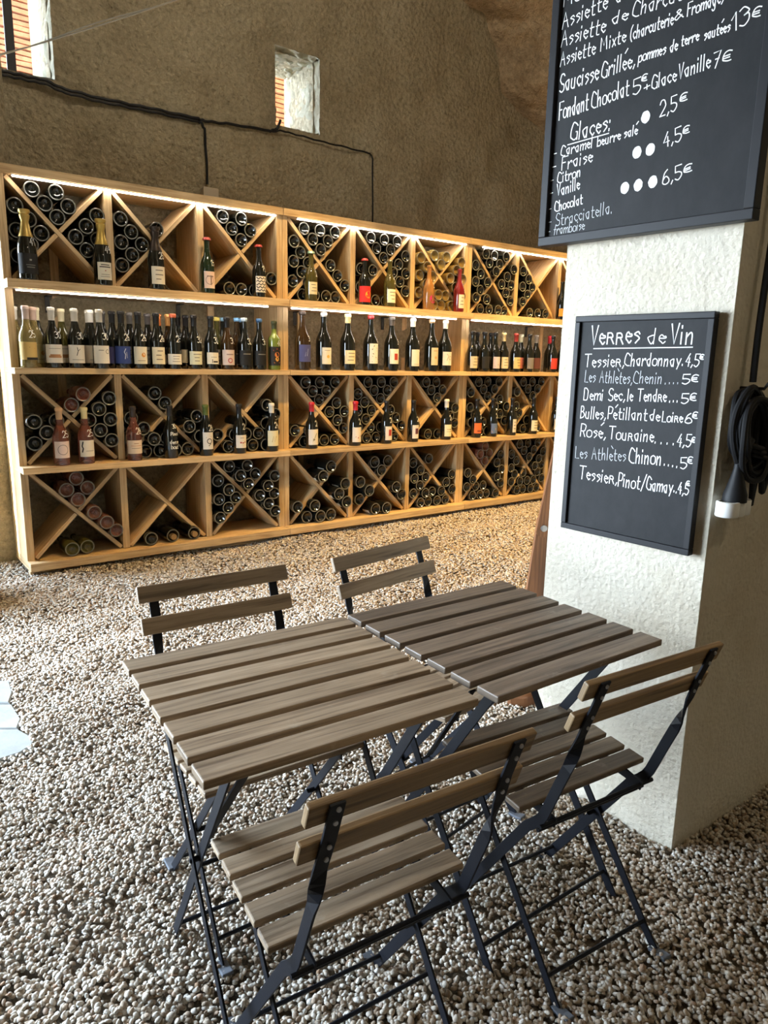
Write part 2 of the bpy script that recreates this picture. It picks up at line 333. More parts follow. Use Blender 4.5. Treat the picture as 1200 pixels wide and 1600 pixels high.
def fz(x, y): return 0.010 * np.sin(x * 5.1 + y * 3.3) * np.sin(y * 4.7 - x * 2.1) + 0.006 * np.sin(x * 11.7 - y * 9.1)
def pebbles(pts, base, size, jit, zoff):
    V, F = base; n_ = len(pts); k = len(V)
    d = V[None] * (1 + rng.uniform(-jit, jit, (n_, k, 1)))
    sc = size * np.stack([rng.uniform(.75, 1.25, n_), rng.uniform(.6, 1.0, n_), rng.uniform(.38, .72, n_)], 1)
    d = d * sc[:, None, :]; a = rng.normal(0, .45, (n_, 3)); a[:, 2] = rng.uniform(0, 6.28, n_)
    for ax, (i, j) in enumerate(((1, 2), (0, 2), (0, 1))):
        c, s_ = np.cos(a[:, ax])[:, None], np.sin(a[:, ax])[:, None]; x, y = d[:, :, i].copy(), d[:, :, j].copy(); d[:, :, i] = x * c - y * s_; d[:, :, j] = x * s_ + y * c
    d += np.concatenate([pts, (fz(pts[:, 0], pts[:, 1]) + zoff + rng.uniform(-.006, .004, n_))[:, None]], 1)[:, None, :]
    return d.reshape(-1, 3), (F[None] + (np.arange(n_) * k)[:, None, None]).reshape(-1, 3)
def scatter(y0, y1, dens, x0=-3.2, x1=3.0, out=False):
    n_ = int((x1 - x0) * (y1 - y0) * dens); p = np.stack([rng.uniform(x0, x1, n_), rng.uniform(y0, y1, n_)], 1)
    lim = np.abs(p[:, 0]) < 0.62 * p[:, 1] + 0.35            # what the room's view can see, with a margin
    if out: lim = ~lim & (p[:, 0] > -2.15) & (p[:, 0] < 2.4)
    q = p - np.array((RP.x, RP.y)); off = q @ np.array((RN.x, RN.y)); lim &= off > -.37
    w = p - PIL_O; a = w @ np.array((cos(PA), sin(PA))); b2 = w @ np.array((sin(PA), -cos(PA))); lim &= ~((a > 0) & (a < .5) & (b2 > 0) & (b2 < .5))
    pg = [(-1.55, 2.10), (-1.29, 2.15), (-1.215, 2.22), (-1.20, 2.275), (-1.30, 2.38), (-1.33, 2.45), (-1.43, 2.57), (-1.47, 2.66), (-1.53, 2.755), (-1.8, 2.79), (-3.4, 2.77), (-3.4, 2.06)]
    ins = np.zeros(len(p), bool)
    for (ax, ay), (bx_, by) in zip(pg, pg[1:] + pg[:1]): ins ^= ((ay > p[:, 1]) != (by > p[:, 1])) & (p[:, 0] < (bx_ - ax) * (p[:, 1] - ay) / (by - ay + 1e-9) + ax)
    lim &= ~ins
    return p[lim]
def raw_obj(name, v, f, m, parent):
    me = bpy.data.meshes.new(name); me.vertices.add(len(v)); me.vertices.foreach_set('co', v.astype(np.float32).ravel())
    me.loops.add(f.size); me.loops.foreach_set('vertex_index', f.astype(np.int32).ravel()); me.polygons.add(len(f))
    me.polygons.foreach_set('loop_start', np.arange(len(f), dtype=np.int32) * 3); me.polygons.foreach_set('use_smooth', np.ones(len(f), bool))
    me.update(calc_edges=True); me.materials.append(m); return ob(name, me, None, parent)
vs, fs, o_ = [], [], 0
I1 = ico(1); I0 = ico(0)
for y0, y1, dens, base, size in ((0.98, 1.34, 12500, I1, .0070), (1.34, 2.2, 12000, I0, .0073), (2.2, 2.9, 10500, OCT, .0088), (2.9, 4.3, 7600, OCT, .0101), (4.3, 7.4, 5600, OCT, .0116)):
    P = scatter(y0, y1, dens); v, f = pebbles(P, base, size, .16 if base is not OCT else .1, 0.0); vs.append(v); fs.append(f + o_); o_ += len(v)
P = scatter(0.2, 3.4, 5500, out=True); v, f = pebbles(P, OCT, .0105, .1, 0.0); vs.append(v); fs.append(f + o_); o_ += len(v)      # beside the view
gv = raw_obj('gravel', np.concatenate(vs), np.concatenate(fs), m_gravel, floor); gv['kind'] = 'stuff'
# the nearest pebbles, one by one
pm = []
for k in range(8):
    v, f = pebbles(np.zeros((1, 2)), I1, .0078, .19, 0.0); me = bpy.data.meshes.new('pebble'); me.from_pydata(v.tolist(), [], f.tolist()); me.materials.append(m_gravel)
    me.polygons.foreach_set('use_smooth', [True] * len(f)); pm.append(me)
cand = rng.uniform((-.72, 1.16), (.80, 1.40), (300, 2))
for x, y in cand:
    o = bpy.data.objects.new('pebble', random.choice(pm)); COL.objects.link(o); o.parent = floor
    o.location = (x, y, float(fz(x, y)) + .004); o.rotation_euler = (random.uniform(-.4, .4), random.uniform(-.4, .4), random.uniform(0, 6.28)); sc = random.uniform(.75, 1.15); o.scale = (sc, sc, sc)

# back wall of rough stone with two window openings (rack frame: x along, z up)
WB = empty('wall_back', rk(0, -0.38, 0), RY)
win = ((-1.95, -1.339, 2.95, 3.75), (0.168, 0.545, 2.995, 3.52)); TH = 0.5
xs = sorted(set(np.round(np.concatenate([np.arange(-2.12, 5.6, .045), [w for q in win for w in q[:2]]]), 4))); zs = sorted(set(np.round(np.concatenate([np.arange(-.1, 4.9, .045), [w for q in win for w in q[2:]]]), 4)))
xs = np.array(xs); zs = np.array(zs); X, Z = np.meshgrid(xs, zs, indexing='ij')
nz = noise2(X.shape, ((10, 6), (32, 18), (90, 50)), (.035, .022, .012), 3); fade = np.ones_like(X); keep = np.ones((len(xs) - 1, len(zs) - 1), bool)
for a, b2, c, d in win:
    dist = np.maximum(np.maximum(a - X, X - b2), np.maximum(c - Z, Z - d)); fade = np.minimum(fade, np.clip(np.abs(dist) / .12, 0.0, 1))
    xm = (xs[:-1] + xs[1:]) / 2; zm = (zs[:-1] + zs[1:]) / 2; keep &= ~((xm[:, None] > a) & (xm[:, None] < b2) & (zm[None] > c) & (zm[None] < d))
lean = np.clip((Z - 3.1) / 1.6, 0, 1) ** 2 * -.35
wall = ob('rough_stone_face', grid_mesh(np.stack([X, np.maximum(nz, -.03) * fade + lean * fade, Z], -1), keep), m_wall, WB); struct(WB, 'rough tuffeau stone back wall above the wine racks')
mb = MB(); mb.lathe([(.078, .03), (.074, -.034), (.06, -.04), (0, -.041)], 22, 0, Matrix.Translation((1.14, 0, 3.70)) @ Matrix.Rotation(rad(-90), 4, 'X')); ob('mortar_patch', mb, m_ground, WB)
mb = MB()
xa = [-2.12, win[0][0], win[0][1], win[1][0], win[1][1], 5.6]
for i in range(5):
    w = {1: win[0], 3: win[1]}.get(i)
    if w is None: mb.box(((xa[i] + xa[i + 1]) / 2, .05 + TH / 2 + .02, 2.4), (xa[i + 1] - xa[i], TH - .06, 5.0))
    else:
        mb.box(((xa[i] + xa[i + 1]) / 2, .05 + TH / 2 + .02, (w[2] - .1) / 2), (xa[i + 1] - xa[i], TH - .06, w[2] + .1))
        mb.box(((xa[i] + xa[i + 1]) / 2, .05 + TH / 2 + .02, (w[3] + 4.9) / 2), (xa[i + 1] - xa[i], TH - .06, 4.9 - w[3]))
ob('wall_core', mb, m_wall, WB)
for k, (a, b2, c, d) in enumerate(win):
    wn_ = empty('window_%d' % (k + 1), rk((a + b2) / 2, -.38, c), RY); struct(wn_, ['deep window opening at upper left with an iron bar', 'narrow slit window with chiselled white reveal'][k])
    hw = (b2 - a) / 2; h = d - c
    for nm, p0, du, dv in (('right_jamb', (hw, 0, 0), (0, TH, 0), (0, 0, h)), ('left_jamb', (-hw, 0, 0), (0, TH, 0), (0, 0, h)), ('sill', (-hw, 0, 0), (2 * hw, 0, 0), (0, TH, 0)), ('lintel', (-hw, 0, h), (2 * hw, 0, 0), (0, TH, 0))):
        A, Bn = 24, 34; uu, vv = np.meshgrid(np.linspace(0, 1, A), np.linspace(0, 1, Bn), indexing='ij'); Pp = np.array(p0) + uu[..., None] * np.array(du) + vv[..., None] * np.array(dv)
        nn = np.cross(du, dv); nn = nn / np.linalg.norm(nn); cen = np.array((0, TH / 2, h / 2)); sg = np.sign(np.dot(cen - np.array(p0), nn)) or 1
        Pp = Pp + nn * sg * (noise2((A, Bn), ((5, 6), (11, 14)), (.012, .008), 11 + k)[..., None] - .004)
        ob(nm, grid_mesh(Pp), m_reveal, wn_)
    # outside: a slab carrying stacked roof tiles
    mb = MB(); mb.box((.3, TH + .72, -.11), (2 * hw + 2.0, 1.4, .1)); ob('outer_ledge', mb, m_reveal, wn_)
    mb = MB(); mb.box((.3, TH + .95, 1.62), (2 * hw + 2.6, 1.9, .08)); ob('sky_blocker', mb, m_easel, wn_)  # unseen slab added to cut the skylight on the window reveal
mb = MB(); mb.box((0, 0, .42), (.012, .05, .94), Matrix.Rotation(rad(90), 3, 'Z')); tag(ob('iron_bar', mb, m_frame, None, .002, rk(-1.565, -.43, 2.93), RY), 'dark flat iron bar standing upright in the upper left window', 'bar')
def tiles(sc, zc, nlay, lab, wid):
    t_ = tag(empty('tile_stack', rk(sc, -1.75, zc), RY), lab, 'tiles'); 
    for i in range(nlay):
        for j in range(3):
            mb = MB(); w = wid / 3; x0 = -wid / 2 + w * (j + .5) + random.uniform(-.012, .012)
            mb.box((x0, random.uniform(-.015, .015), .018 + i * .039), (w * .94, .2, .030), Matrix.Rotation(random.uniform(-.03, .03), 3, 'Y')); ob('roof_tile', mb, m_tile, t_, .004)
tiles(-1.25, 2.89, 29, 'stack of terracotta roof tiles outside the upper left window', 1.05)
tiles(.95, 2.935, 31, 'stack of terracotta roof tiles outside the narrow slit window', .72)

# left wall with the daylight doorways, other walls, vault
def panel(name, boxes, m, lab=None):
    mb = MB(); [mb.box(c, s_) for c, s_ in boxes]; return struct(ob(name, mb, m), lab)
panel('wall_left', [((-2.725, 3.40, 1.2), (1.05, .40, 2.4)), ((-2.85, 3.815, 1.2), (.8, .43, 2.4)), ((-2.7, -.55, 1.2), (1.1, 3.1, 2.4)), ((-2.95, 4.9, 1.2), (.3, .8, 2.4)), ((-2.7, 1.13, 3.55), (1.1, 6.46, 2.5))], m_wall, 'stone wall with doorways on the daylight side')
panel('wall_front', [((0.2, -2.05, 2.4), (7.0, .3, 4.8))], m_wall, 'stone wall behind the viewpoint')
panel('wall_right', [((3.45, 3.4, 2.4), (.3, 11.2, 4.8))], m_wall, 'stone wall beyond the pillar')
A, Bn = 60, 50; uu, vv = np.meshgrid(np.linspace(-3.2, 6, A), np.linspace(-2.2, 9.2, Bn), indexing='ij')
ob_c = ob('ceiling', grid_mesh(np.stack([uu, vv, 4.55 + noise2((A, Bn), ((5, 5), (14, 12)), (.15, .07), 5)], -1)), m_rock); struct(ob_c, 'rock vault overhead')
# rock spur where the vault meets the back wall
cv = [(0.9, 4.62), (1.65, 4.26), (2.02, 4.19), (2.22, 4.02), (2.30, 3.84), (2.39, 3.70), (2.62, 3.62), (2.87, 3.54), (3.06, 3.43), (3.4, 3.15), (3.9, 2.6), (4.4, 2.0)]
cl = [0]; [cl.append(cl[-1] + math.dist(cv[i], cv[i + 1])) for i in range(len(cv) - 1)]; tt = np.linspace(0, cl[-1], 90); cx = np.interp(tt, cl, [c[0] for c in cv]); cz = np.interp(tt, cl, [c[1] for c in cv])
vv = np.linspace(0, 1, 60); nz = noise2((90, 60), ((9, 5), (22, 14), (45, 30)), (.11, .06, .025), 21)
bul = np.minimum(vv * 5, 1)[None]
P = np.stack([cx[:, None] + .9 * vv[None] + nz * .4 * bul, -2.3 * vv[None] - .30 * np.sqrt(vv)[None] + 0 * cx[:, None] - nz * .3 * bul + .06, cz[:, None] - .10 * np.sin(np.minimum(vv * 6, pi))[None] + .55 * vv[None] ** 1.3 + nz * bul], -1)
ob('rock_spur', grid_mesh(P), m_rock, ob_c, 0, rk(0, -.38, 0), RY)

# paving stones by the doorway
pv = empty('doorstep_paving', (-1.6, 2.45, 0), 0); struct(pv, 'pale paving stones at the daylight doorway'); pv.name = 'trim_1'
def slab(pts, h):
    k = len(pts); c = Vector((sum(p[0] for p in pts) / k, sum(p[1] for p in pts) / k, 0)); m = MB()
    low = [Vector((p[0], p[1], -.04)) for p in pts]; mid = [Vector((p[0], p[1], h - .006)) for p in pts]; top = [Vector((p[0], p[1], 0)).lerp(c, .02) + Vector((0, 0, h)) for p in pts]
    f = [tuple(range(2 * k, 3 * k))] + [(i, (i + 1) % k, k + (i + 1) % k, k + i) for i in range(k)] + [(k + i, k + (i + 1) % k, 2 * k + (i + 1) % k, 2 * k + i) for i in range(k)]
    m.add([v_ - Vector((-1.6, 2.45, 0)) for v_ in low + mid + top], f); ob('paving_stone', m, m_pave, pv)
for q, h in (([(-2.3, 2.07), (-1.55, 2.10), (-1.29, 2.15), (-1.215, 2.22), (-1.20, 2.275), (-1.235, 2.325), (-1.30, 2.37), (-1.60, 2.35), (-2.3, 2.3)], .006), ([(-2.3, 2.315), (-1.6, 2.365), (-1.31, 2.383), (-1.33, 2.45), (-1.42, 2.56), (-1.75, 2.545), (-2.3, 2.52)], .004), ([(-2.3, 2.535), (-1.75, 2.56), (-1.44, 2.575), (-1.47, 2.66), (-1.53, 2.755), (-1.8, 2.79), (-2.3, 2.76)], .005), ([(-3.4, 2.07), (-2.32, 2.07), (-2.32, 2.76), (-3.4, 2.76)], .005)): slab(q, h)

# whitewashed pillar (local x to the right of its front face, y into the pillar)
PL = empty('wall_pillar', (PIL_O[0], PIL_O[1], 0), PA - pi); struct(PL, 'whitewashed roughcast pillar carrying the chalkboards'); PL.name = 'trim_2'
def face(p0, du, dv, A, Bn, seed, amp):
    uu, vv = np.meshgrid(np.linspace(0, 1, A), np.linspace(0, 1, Bn), indexing='ij'); P = np.array(p0) + uu[..., None] * np.array(du) + vv[..., None] * np.array(dv)
    n_ = np.cross(du, dv).astype(float); n_ /= np.linalg.norm(n_); e = np.minimum(np.minimum(uu, 1 - uu) * 14, 1)
    nz = noise2((A, Bn), ((4, 12), (14, 60), (30, 110)), (amp, amp * .35, amp * .2), seed); rnd = 0
    return grid_mesh(P + n_[None, None] * (nz * e - rnd)[..., None])
# the right-hand face is a little skewed
RA = rad(35.2) - (PA - pi); rx, ry = cos(RA) * .52, sin(RA) * .52
ob('front_face', face((-.50, 0, -.05), (.50, 0, 0), (0, 0, 4.6), 40, 160, 31, .0028), m_plaster, PL)
ob('side_face', face((0, 0, -.05), (rx, ry, 0), (0, 0, 4.6), 40, 160, 32, .0028), m_plaster, PL)
ob('far_side_face', face((-.50, .5, -.05), (0, -.5, 0), (0, 0, 4.6), 20, 80, 33, .0028), m_plaster, PL)
ob('rear_face', face((rx, ry, -.05), (-.50 - rx, .5 - ry, 0), (0, 0, 4.6), 20, 80, 34, .0028), m_plaster, PL)

# ================================================================== WINE RACKS
PT, PW = 0.58, 0.044; UW = 3 * PT + PW           # column pitch, post thickness, unit width
ZB, Z3, ZM, ZT, ZTOP = 0.085, 0.672, 1.248, 1.736, 2.298
DEP = 0.36
CELLS = {'bottom': (ZB, 0.632), 'third': (Z3, 1.213), 'top': (ZT, ZTOP)}
def make_rack(i, label):
    R_ = tag(empty('wine_rack', rk((i - 1) * UW, 0, 0), RY), label, 'wine rack', 'larch wine racks along the stone wall')
    def bx(nm, c, s_, rot=None, bev=.0015): mb = MB(); mb.box(c, s_, rot); return ob(nm, mb, m_rack, R_, bev)
    for x in (PW / 2, UW - PW / 2): bx('end_panel', (x, DEP / 2, (ZTOP - .03) / 2 + .03), (PW - .002, DEP, ZTOP - .03))
    for zt, th in ((ZB, .05), (Z3, .040), (ZM, .035), (ZT, .050)):
        lp = .10 if zt > .1 else .085
        bx('shelf', (UW / 2, (DEP + .0) / 2 - lp / 2 - .001, zt - th / 2), (UW - (.004 if i else 0), DEP + lp, th - .001))
    bx('top_board', (UW / 2, DEP / 2 - .012, ZTOP + .024), (UW - .004, DEP + .024, .047))
    bx('plinth', (UW / 2, .02, .012), (UW - .02, .04, .044))
    for nm, (z0, z1) in CELLS.items():
        for j in (1, 2): bx('divider', (j * PT + PW / 2, DEP / 2 - .001, (z0 + z1) / 2), (PW, DEP, z1 - z0 - .002))
        for j in range(3):
            x0, x1 = j * PT + PW, (j + 1) * PT; cx, cz = (x0 + x1) / 2, (z0 + z1) / 2; w, h = x1 - x0, z1 - z0; L_ = sqrt(w * w + h * h) - .026; a = math.atan2(h, w); t_ = .024
            bx('diagonal_board', (cx, DEP / 2 + .004, cz), (L_, DEP - .01, t_), Matrix.Rotation(a, 3, 'Y'))      # down to the right
            for sg in (-1, 1):
                hl = L_ / 2 - t_ * .62; d = hl / 2 + t_ * .62
                bx('diagonal_board', (cx + sg * d * cos(a), DEP / 2 + .004, cz + sg * d * sin(a)), (hl, DEP - .01, t_), Matrix.Rotation(-a, 3, 'Y'))
    for x in (.36, 1.40): bx('rear_batten', (x, DEP + .012, 1.2), (.05, .02, 2.2))
    for x in (.30, 1.15):
        mb = MB(); mb.box((x, DEP - .014, ZT - .105), (.028, .006, .10)); mb.box((x, DEP - .05, ZT - .056), (.028, .08, .006)); ob('steel_bracket', mb, m_bracket, R_)
    return R_
for i, lb in enumerate(('left wine rack of pale larch, its side lit by the doorway', 'middle wine rack of pale larch holding magnums on its open shelf', 'right wine rack of pale larch, partly hidden by the pillar')): make_rack(i, lb)
def led(s0, s1, off, z, lb):
    t_ = tag(empty('led_strip', rk((s0 + s1) / 2, off, z), RY), lb, 'light', 'LED strips under the rack boards'); mb = MB(); mb.box((0, 0, -.002), (s1 - s0, .010, .007)); ob('diffuser', mb, m_led, t_)
    mb = MB(); mb.box((0, .004, .004), (s1 - s0 + .01, .012, .006)); ob('aluminium_rail', mb, m_screw, t_)
for s0, s1, off, z, lb in ((-1.70, -.06, .018, 2.290, 'glowing LED strip under the top board of the left rack'), (.115, 1.735, .018, 2.290, 'glowing LED strip under the top board of the middle rack'), (1.93, 3.5, .018, 2.290, 'glowing LED strip under the top board of the right rack'),
    (-1.74, -.165, .088, 1.677, 'glowing LED strip over the open shelf of the left rack'), (.02, 1.59, .088, 1.677, 'glowing LED strip over the magnum shelf of the middle rack'), (1.77, 3.4, .088, 1.677, 'glowing LED strip over the open shelf of the right rack')):
    led(s0, s1, off, z, lb)

# ------------------------------------------------------------------ bottles
def prof(r, h, kind='burgundy'):
    n_ = .0148 * h / .34 + .002
    if kind == 'bordeaux': sh = [(r, .60 * h), (.97 * r, .645 * h), (.75 * r, .69 * h), (n_ * 1.25, .735 * h), (n_, .78 * h)]
    elif kind == 'champagne': sh = [(r, .40 * h), (.985 * r, .46 * h), (.90 * r, .54 * h), (.72 * r, .63 * h), (.52 * r, .71 * h), (n_ * 1.25, .78 * h), (n_ * 1.05, .84 * h)]
    else: sh = [(r, .47 * h), (.98 * r, .515 * h), (.87 * r, .575 * h), (.66 * r, .64 * h), (.47 * r, .70 * h), (n_ * 1.12, .765 * h), (n_, .82 * h)]
    return [(0, .085 * h), (.35 * r, .075 * h), (.62 * r, .035 * h), (.80 * r, .006 * h), (.87 * r, 0), (.95 * r, .004 * h), (r, .022 * h)] + sh + [(n_, .945 * h), (n_ * 1.22, .95 * h), (n_ * 1.22, .985 * h), (n_ * 1.05, h), (0, h)]
_lie = {}
TLIE = Matrix.Rotation(-pi / 2, 4, 'X')              # base towards the room, neck to the wall
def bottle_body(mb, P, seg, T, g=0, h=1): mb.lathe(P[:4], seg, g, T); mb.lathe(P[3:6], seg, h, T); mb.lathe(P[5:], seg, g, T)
def lying_mesh(gl, r):
    if (gl, r) not in _lie: mb = MB(); bottle_body(mb, prof(r, .335), 20, TLIE); _lie[(gl, r)] = mb.mesh('wine_bottle', [G[gl], m_heel_glint])
    return _lie[(gl, r)]
_lab = {}
def lying_label(r, c):
    if (r, c) not in _lab:
        mb = MB(); mb.lathe([(r + .0008, .035), (r + .0008, .125)], 14, 0, TLIE, rad(20), rad(160)); _lab[(r, c)] = mb.mesh('label', paint(*c))
    return _lab[(r, c)]
BR = .046; REST = MB()
UN = ['left', 'middle', 'right']; CN = ['first', 'second', 'third']; OR = ['lowest', 'second', 'third', 'fourth', 'fifth', 'sixth']
# per unit, row, cell: pockets U (upper), L (left), R (right), B (lower): bottle counts per layer / column; g=glass, p=protruding, l=labels seen
U6 = 'U:1,2,3'
LY = {(0, 'top', 0): 'U:1,2,2 L:3,2,1 R:3,2,1', (0, 'top', 1): 'U:1 L:3,2,1', (0, 'top', 2): 'U:1,2,2 R:1 B:3',
      (0, 'third', 0): 'U:1,1r L:2,1,1 R:3,2,1 gU=rose p=.05', (0, 'third', 1): 'U:1,1 L:2,1 R:2,1 B:4,2 p=.05', (0, 'third', 2): 'L:1 R:2,2 B:4,3,1 p=.04',
      (0, 'bottom', 0): 'U:1,2,1 R:1,1,1 B:2 gU=pink gR=pink gB=olive l=1 p=.05', (0, 'bottom', 1): 'B:3n p=.05', (0, 'bottom', 2): 'U:1,2,2 L:3,2,1 R:3,2,1 lU=1 p=.05',
      (1, 'top', 0): U6 + ' L:3,2,1 R:1,1,1 B:4,1', (1, 'top', 1): U6 + ' L:2,0,1 R:3,2,1 B:2 lU=1 lR=1', (1, 'top', 2): 'U:1,2 L:3,2,1 R:3,2,1 B:3,2 gU=yellow gL=amber gR=amber gB=amber p=.03',
      (1, 'third', 0): U6 + ' L:1 R:2,2,1 B:4,1', (1, 'third', 1): U6 + ' L:3,2,1 R:1,1,1 B:4,2', (1, 'third', 2): 'U:1,2,2 L:1 R:2,1 B:2 lR=1',
      (1, 'bottom', 0): 'U:1,1r L:1 R:2,1 B:3,1 big lU=1 lR=1 p=.06', (1, 'bottom', 1): 'U:1,2 L:2,1 R:1,1 B:2 big lU=1 lB=1 p=.06', (1, 'bottom', 2): 'U:0,1 L:3,2,1 R:2,1 B:4,3 l=1 p=.03',
      (2, 'top', 0): U6 + ' L:3,2,1 R:3,2,1 B:4,1', (2, 'top', 1): 'L:3,2,1 B:3',
      (2, 'third', 0): U6 + ' L:3,1 R:2,2,1 B:3,1 lL=1', (2, 'third', 1): U6 + ' L:3,1 B:3,1 lL=1',
      (2, 'bottom', 0): 'U:1,2,1 L:2,1 R:3,2 B:4,2 gU=pink', (2, 'bottom', 1): U6 + ' L:3,2 R:3,2,1 B:4,3,1'}
CO = {'dark': 'dark', 'rose': 'rosé', 'pink': 'pale pink', 'olive': 'straw-coloured', 'yellow': 'golden yellow', 'amber': 'amber'}
for (ui, row, ci), spec in LY.items():
    z0, z1 = CELLS[row]; x0 = (ui - 1) * UW + ci * PT + PW; Wd = PT - PW; H = z1 - z0; th = math.atan2(H, Wd); toks = spec.split()
    opt = dict(t_.split('=') for t_ in toks if '=' in t_); big = 'big' in toks; r = .050 if big else BR; t2 = .0135
    for tk in toks:
        if ':' not in tk: continue
        pk, body = tk.split(':'); cnt = body.rstrip('nr').split(','); cnt = [int(c) for c in cnt]; gl = opt.get('g' + pk, 'dark'); pos = []
        if pk == 'U':
            ex, ez = 2 * r * cos(th), 2 * r * sin(th); b0 = (Wd / 2, H / 2 + (r + t2) / cos(th))
            for ly, c in enumerate(cnt):
                full = [(k, ly - k) for k in range(ly, -1, -1)]
                if 'r' in body: full = full[::-1]
                if ly == 2 and c == 1: full = [(1, 1)]
                for k, (a, b_) in enumerate(full[:c]): pos.append((b0[0] + (b_ - a) * ex, b0[1] + (a + b_) * ez, '%s layer%s' % (OR[ly], '' if ly == 0 else ', ' + ('left', 'middle', 'right')[(0 if a > b_ else 2 if b_ > a else 1)])))
        elif pk in 'LR':
            for a, c in enumerate(cnt):
                for b_ in range(c):
                    x = r + .001 + a * 2 * r * cos(th); z = x * math.tan(th) + (r + t2) / cos(th) + b_ * 4 * r * sin(th)
                    pos.append((x if pk == 'L' else Wd - x, z, '%s column, %s up' % (('post', 'second', 'inner')[a], OR[b_])))
        else:
            n0 = cnt[0]; sp_ = 2 * r * 1.03 if 'n' not in body else .150; xs_ = Wd / 2 - sp_ * (n0 - 1) / 2 + (.0 if n0 > 3 else random.uniform(-.03, .03))
            for ly, c in enumerate(cnt):
                for k in range(c): pos.append((xs_ + sp_ * (k + ly * .5), r + .001 + ly * r * 1.75, '%s layer, %s from left' % (OR[ly], ('first', 'second', 'third', 'fourth')[k])))
        lbl = pk in opt.get('lab', '') or opt.get('l' + pk) or opt.get('l')
        if ui == 2 or (ui, ci) == (1, 2) and row != 'top':        # farthest rack: past the count kept singly
            for x, z, where in pos:
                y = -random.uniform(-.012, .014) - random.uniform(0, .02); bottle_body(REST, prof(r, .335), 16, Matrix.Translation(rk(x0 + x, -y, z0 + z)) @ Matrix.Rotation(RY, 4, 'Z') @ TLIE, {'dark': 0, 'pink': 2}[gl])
            continue
        for x, z, where in pos:
            o = ob('wine_bottle', lying_mesh(gl, r), None); pr = float(opt.get('p', 0)); y = -random.uniform(-.012, .014) - (random.uniform(.2, 1) * pr if pr else 0)
            o.location = rk(x0 + x, -y, z0 + z); o.rotation_euler = (0, random.uniform(-pi, pi), 0); o.rotation_euler = (Matrix.Rotation(RY + random.uniform(-.02, .02), 3, 'Z')).to_euler()
            tag(o, '%s bottle in %s rack, %s row, %s X, %s pocket, %s' % (CO[gl], UN[ui], {'top': 'top', 'third': 'middle', 'bottom': 'bottom'}[row], CN[ci], {'U': 'upper', 'L': 'left', 'R': 'right', 'B': 'lower'}[pk], where), 'bottle', 'wine bottles lying in the racks')
            if lbl or random.random() < .15:
                lo = ob('label', lying_label(r, random.choice(((214, 204, 186), (200, 186, 158), (222, 216, 204)))), None, o)
o = tag(ob('wine_bottles', REST, [G['dark'], m_heel_glint, G['pink']]), 'mass of dark bottles lying in the farthest X cells near the pillar', 'bottles'); o['kind'] = 'stuff'
# two bottles lying neck outwards in the bottom row
for k, s_ in enumerate((-.875, -.725)):
    t_ = tag(empty('wine_bottle', rk(s_, .035, ZB + .040), RY), 'bottle lying neck outwards, cork showing, %s of two on bottom shelf' % ('left', 'right')[k], 'bottle', 'bottles lying neck outwards')
    mb = MB(); mb.lathe([(q, .335 - z) for q, z in prof(.038, .335)], 18, 0, TLIE); ob('bottle_glass', mb, G['dark'], t_)
    mb = MB(); mb.lathe([(0, -.004), (.0195, -.004), (.0205, .0), (.0205, .05)], 14, 0, TLIE); ob('capsule', mb, paint(150, 120, 80), t_)

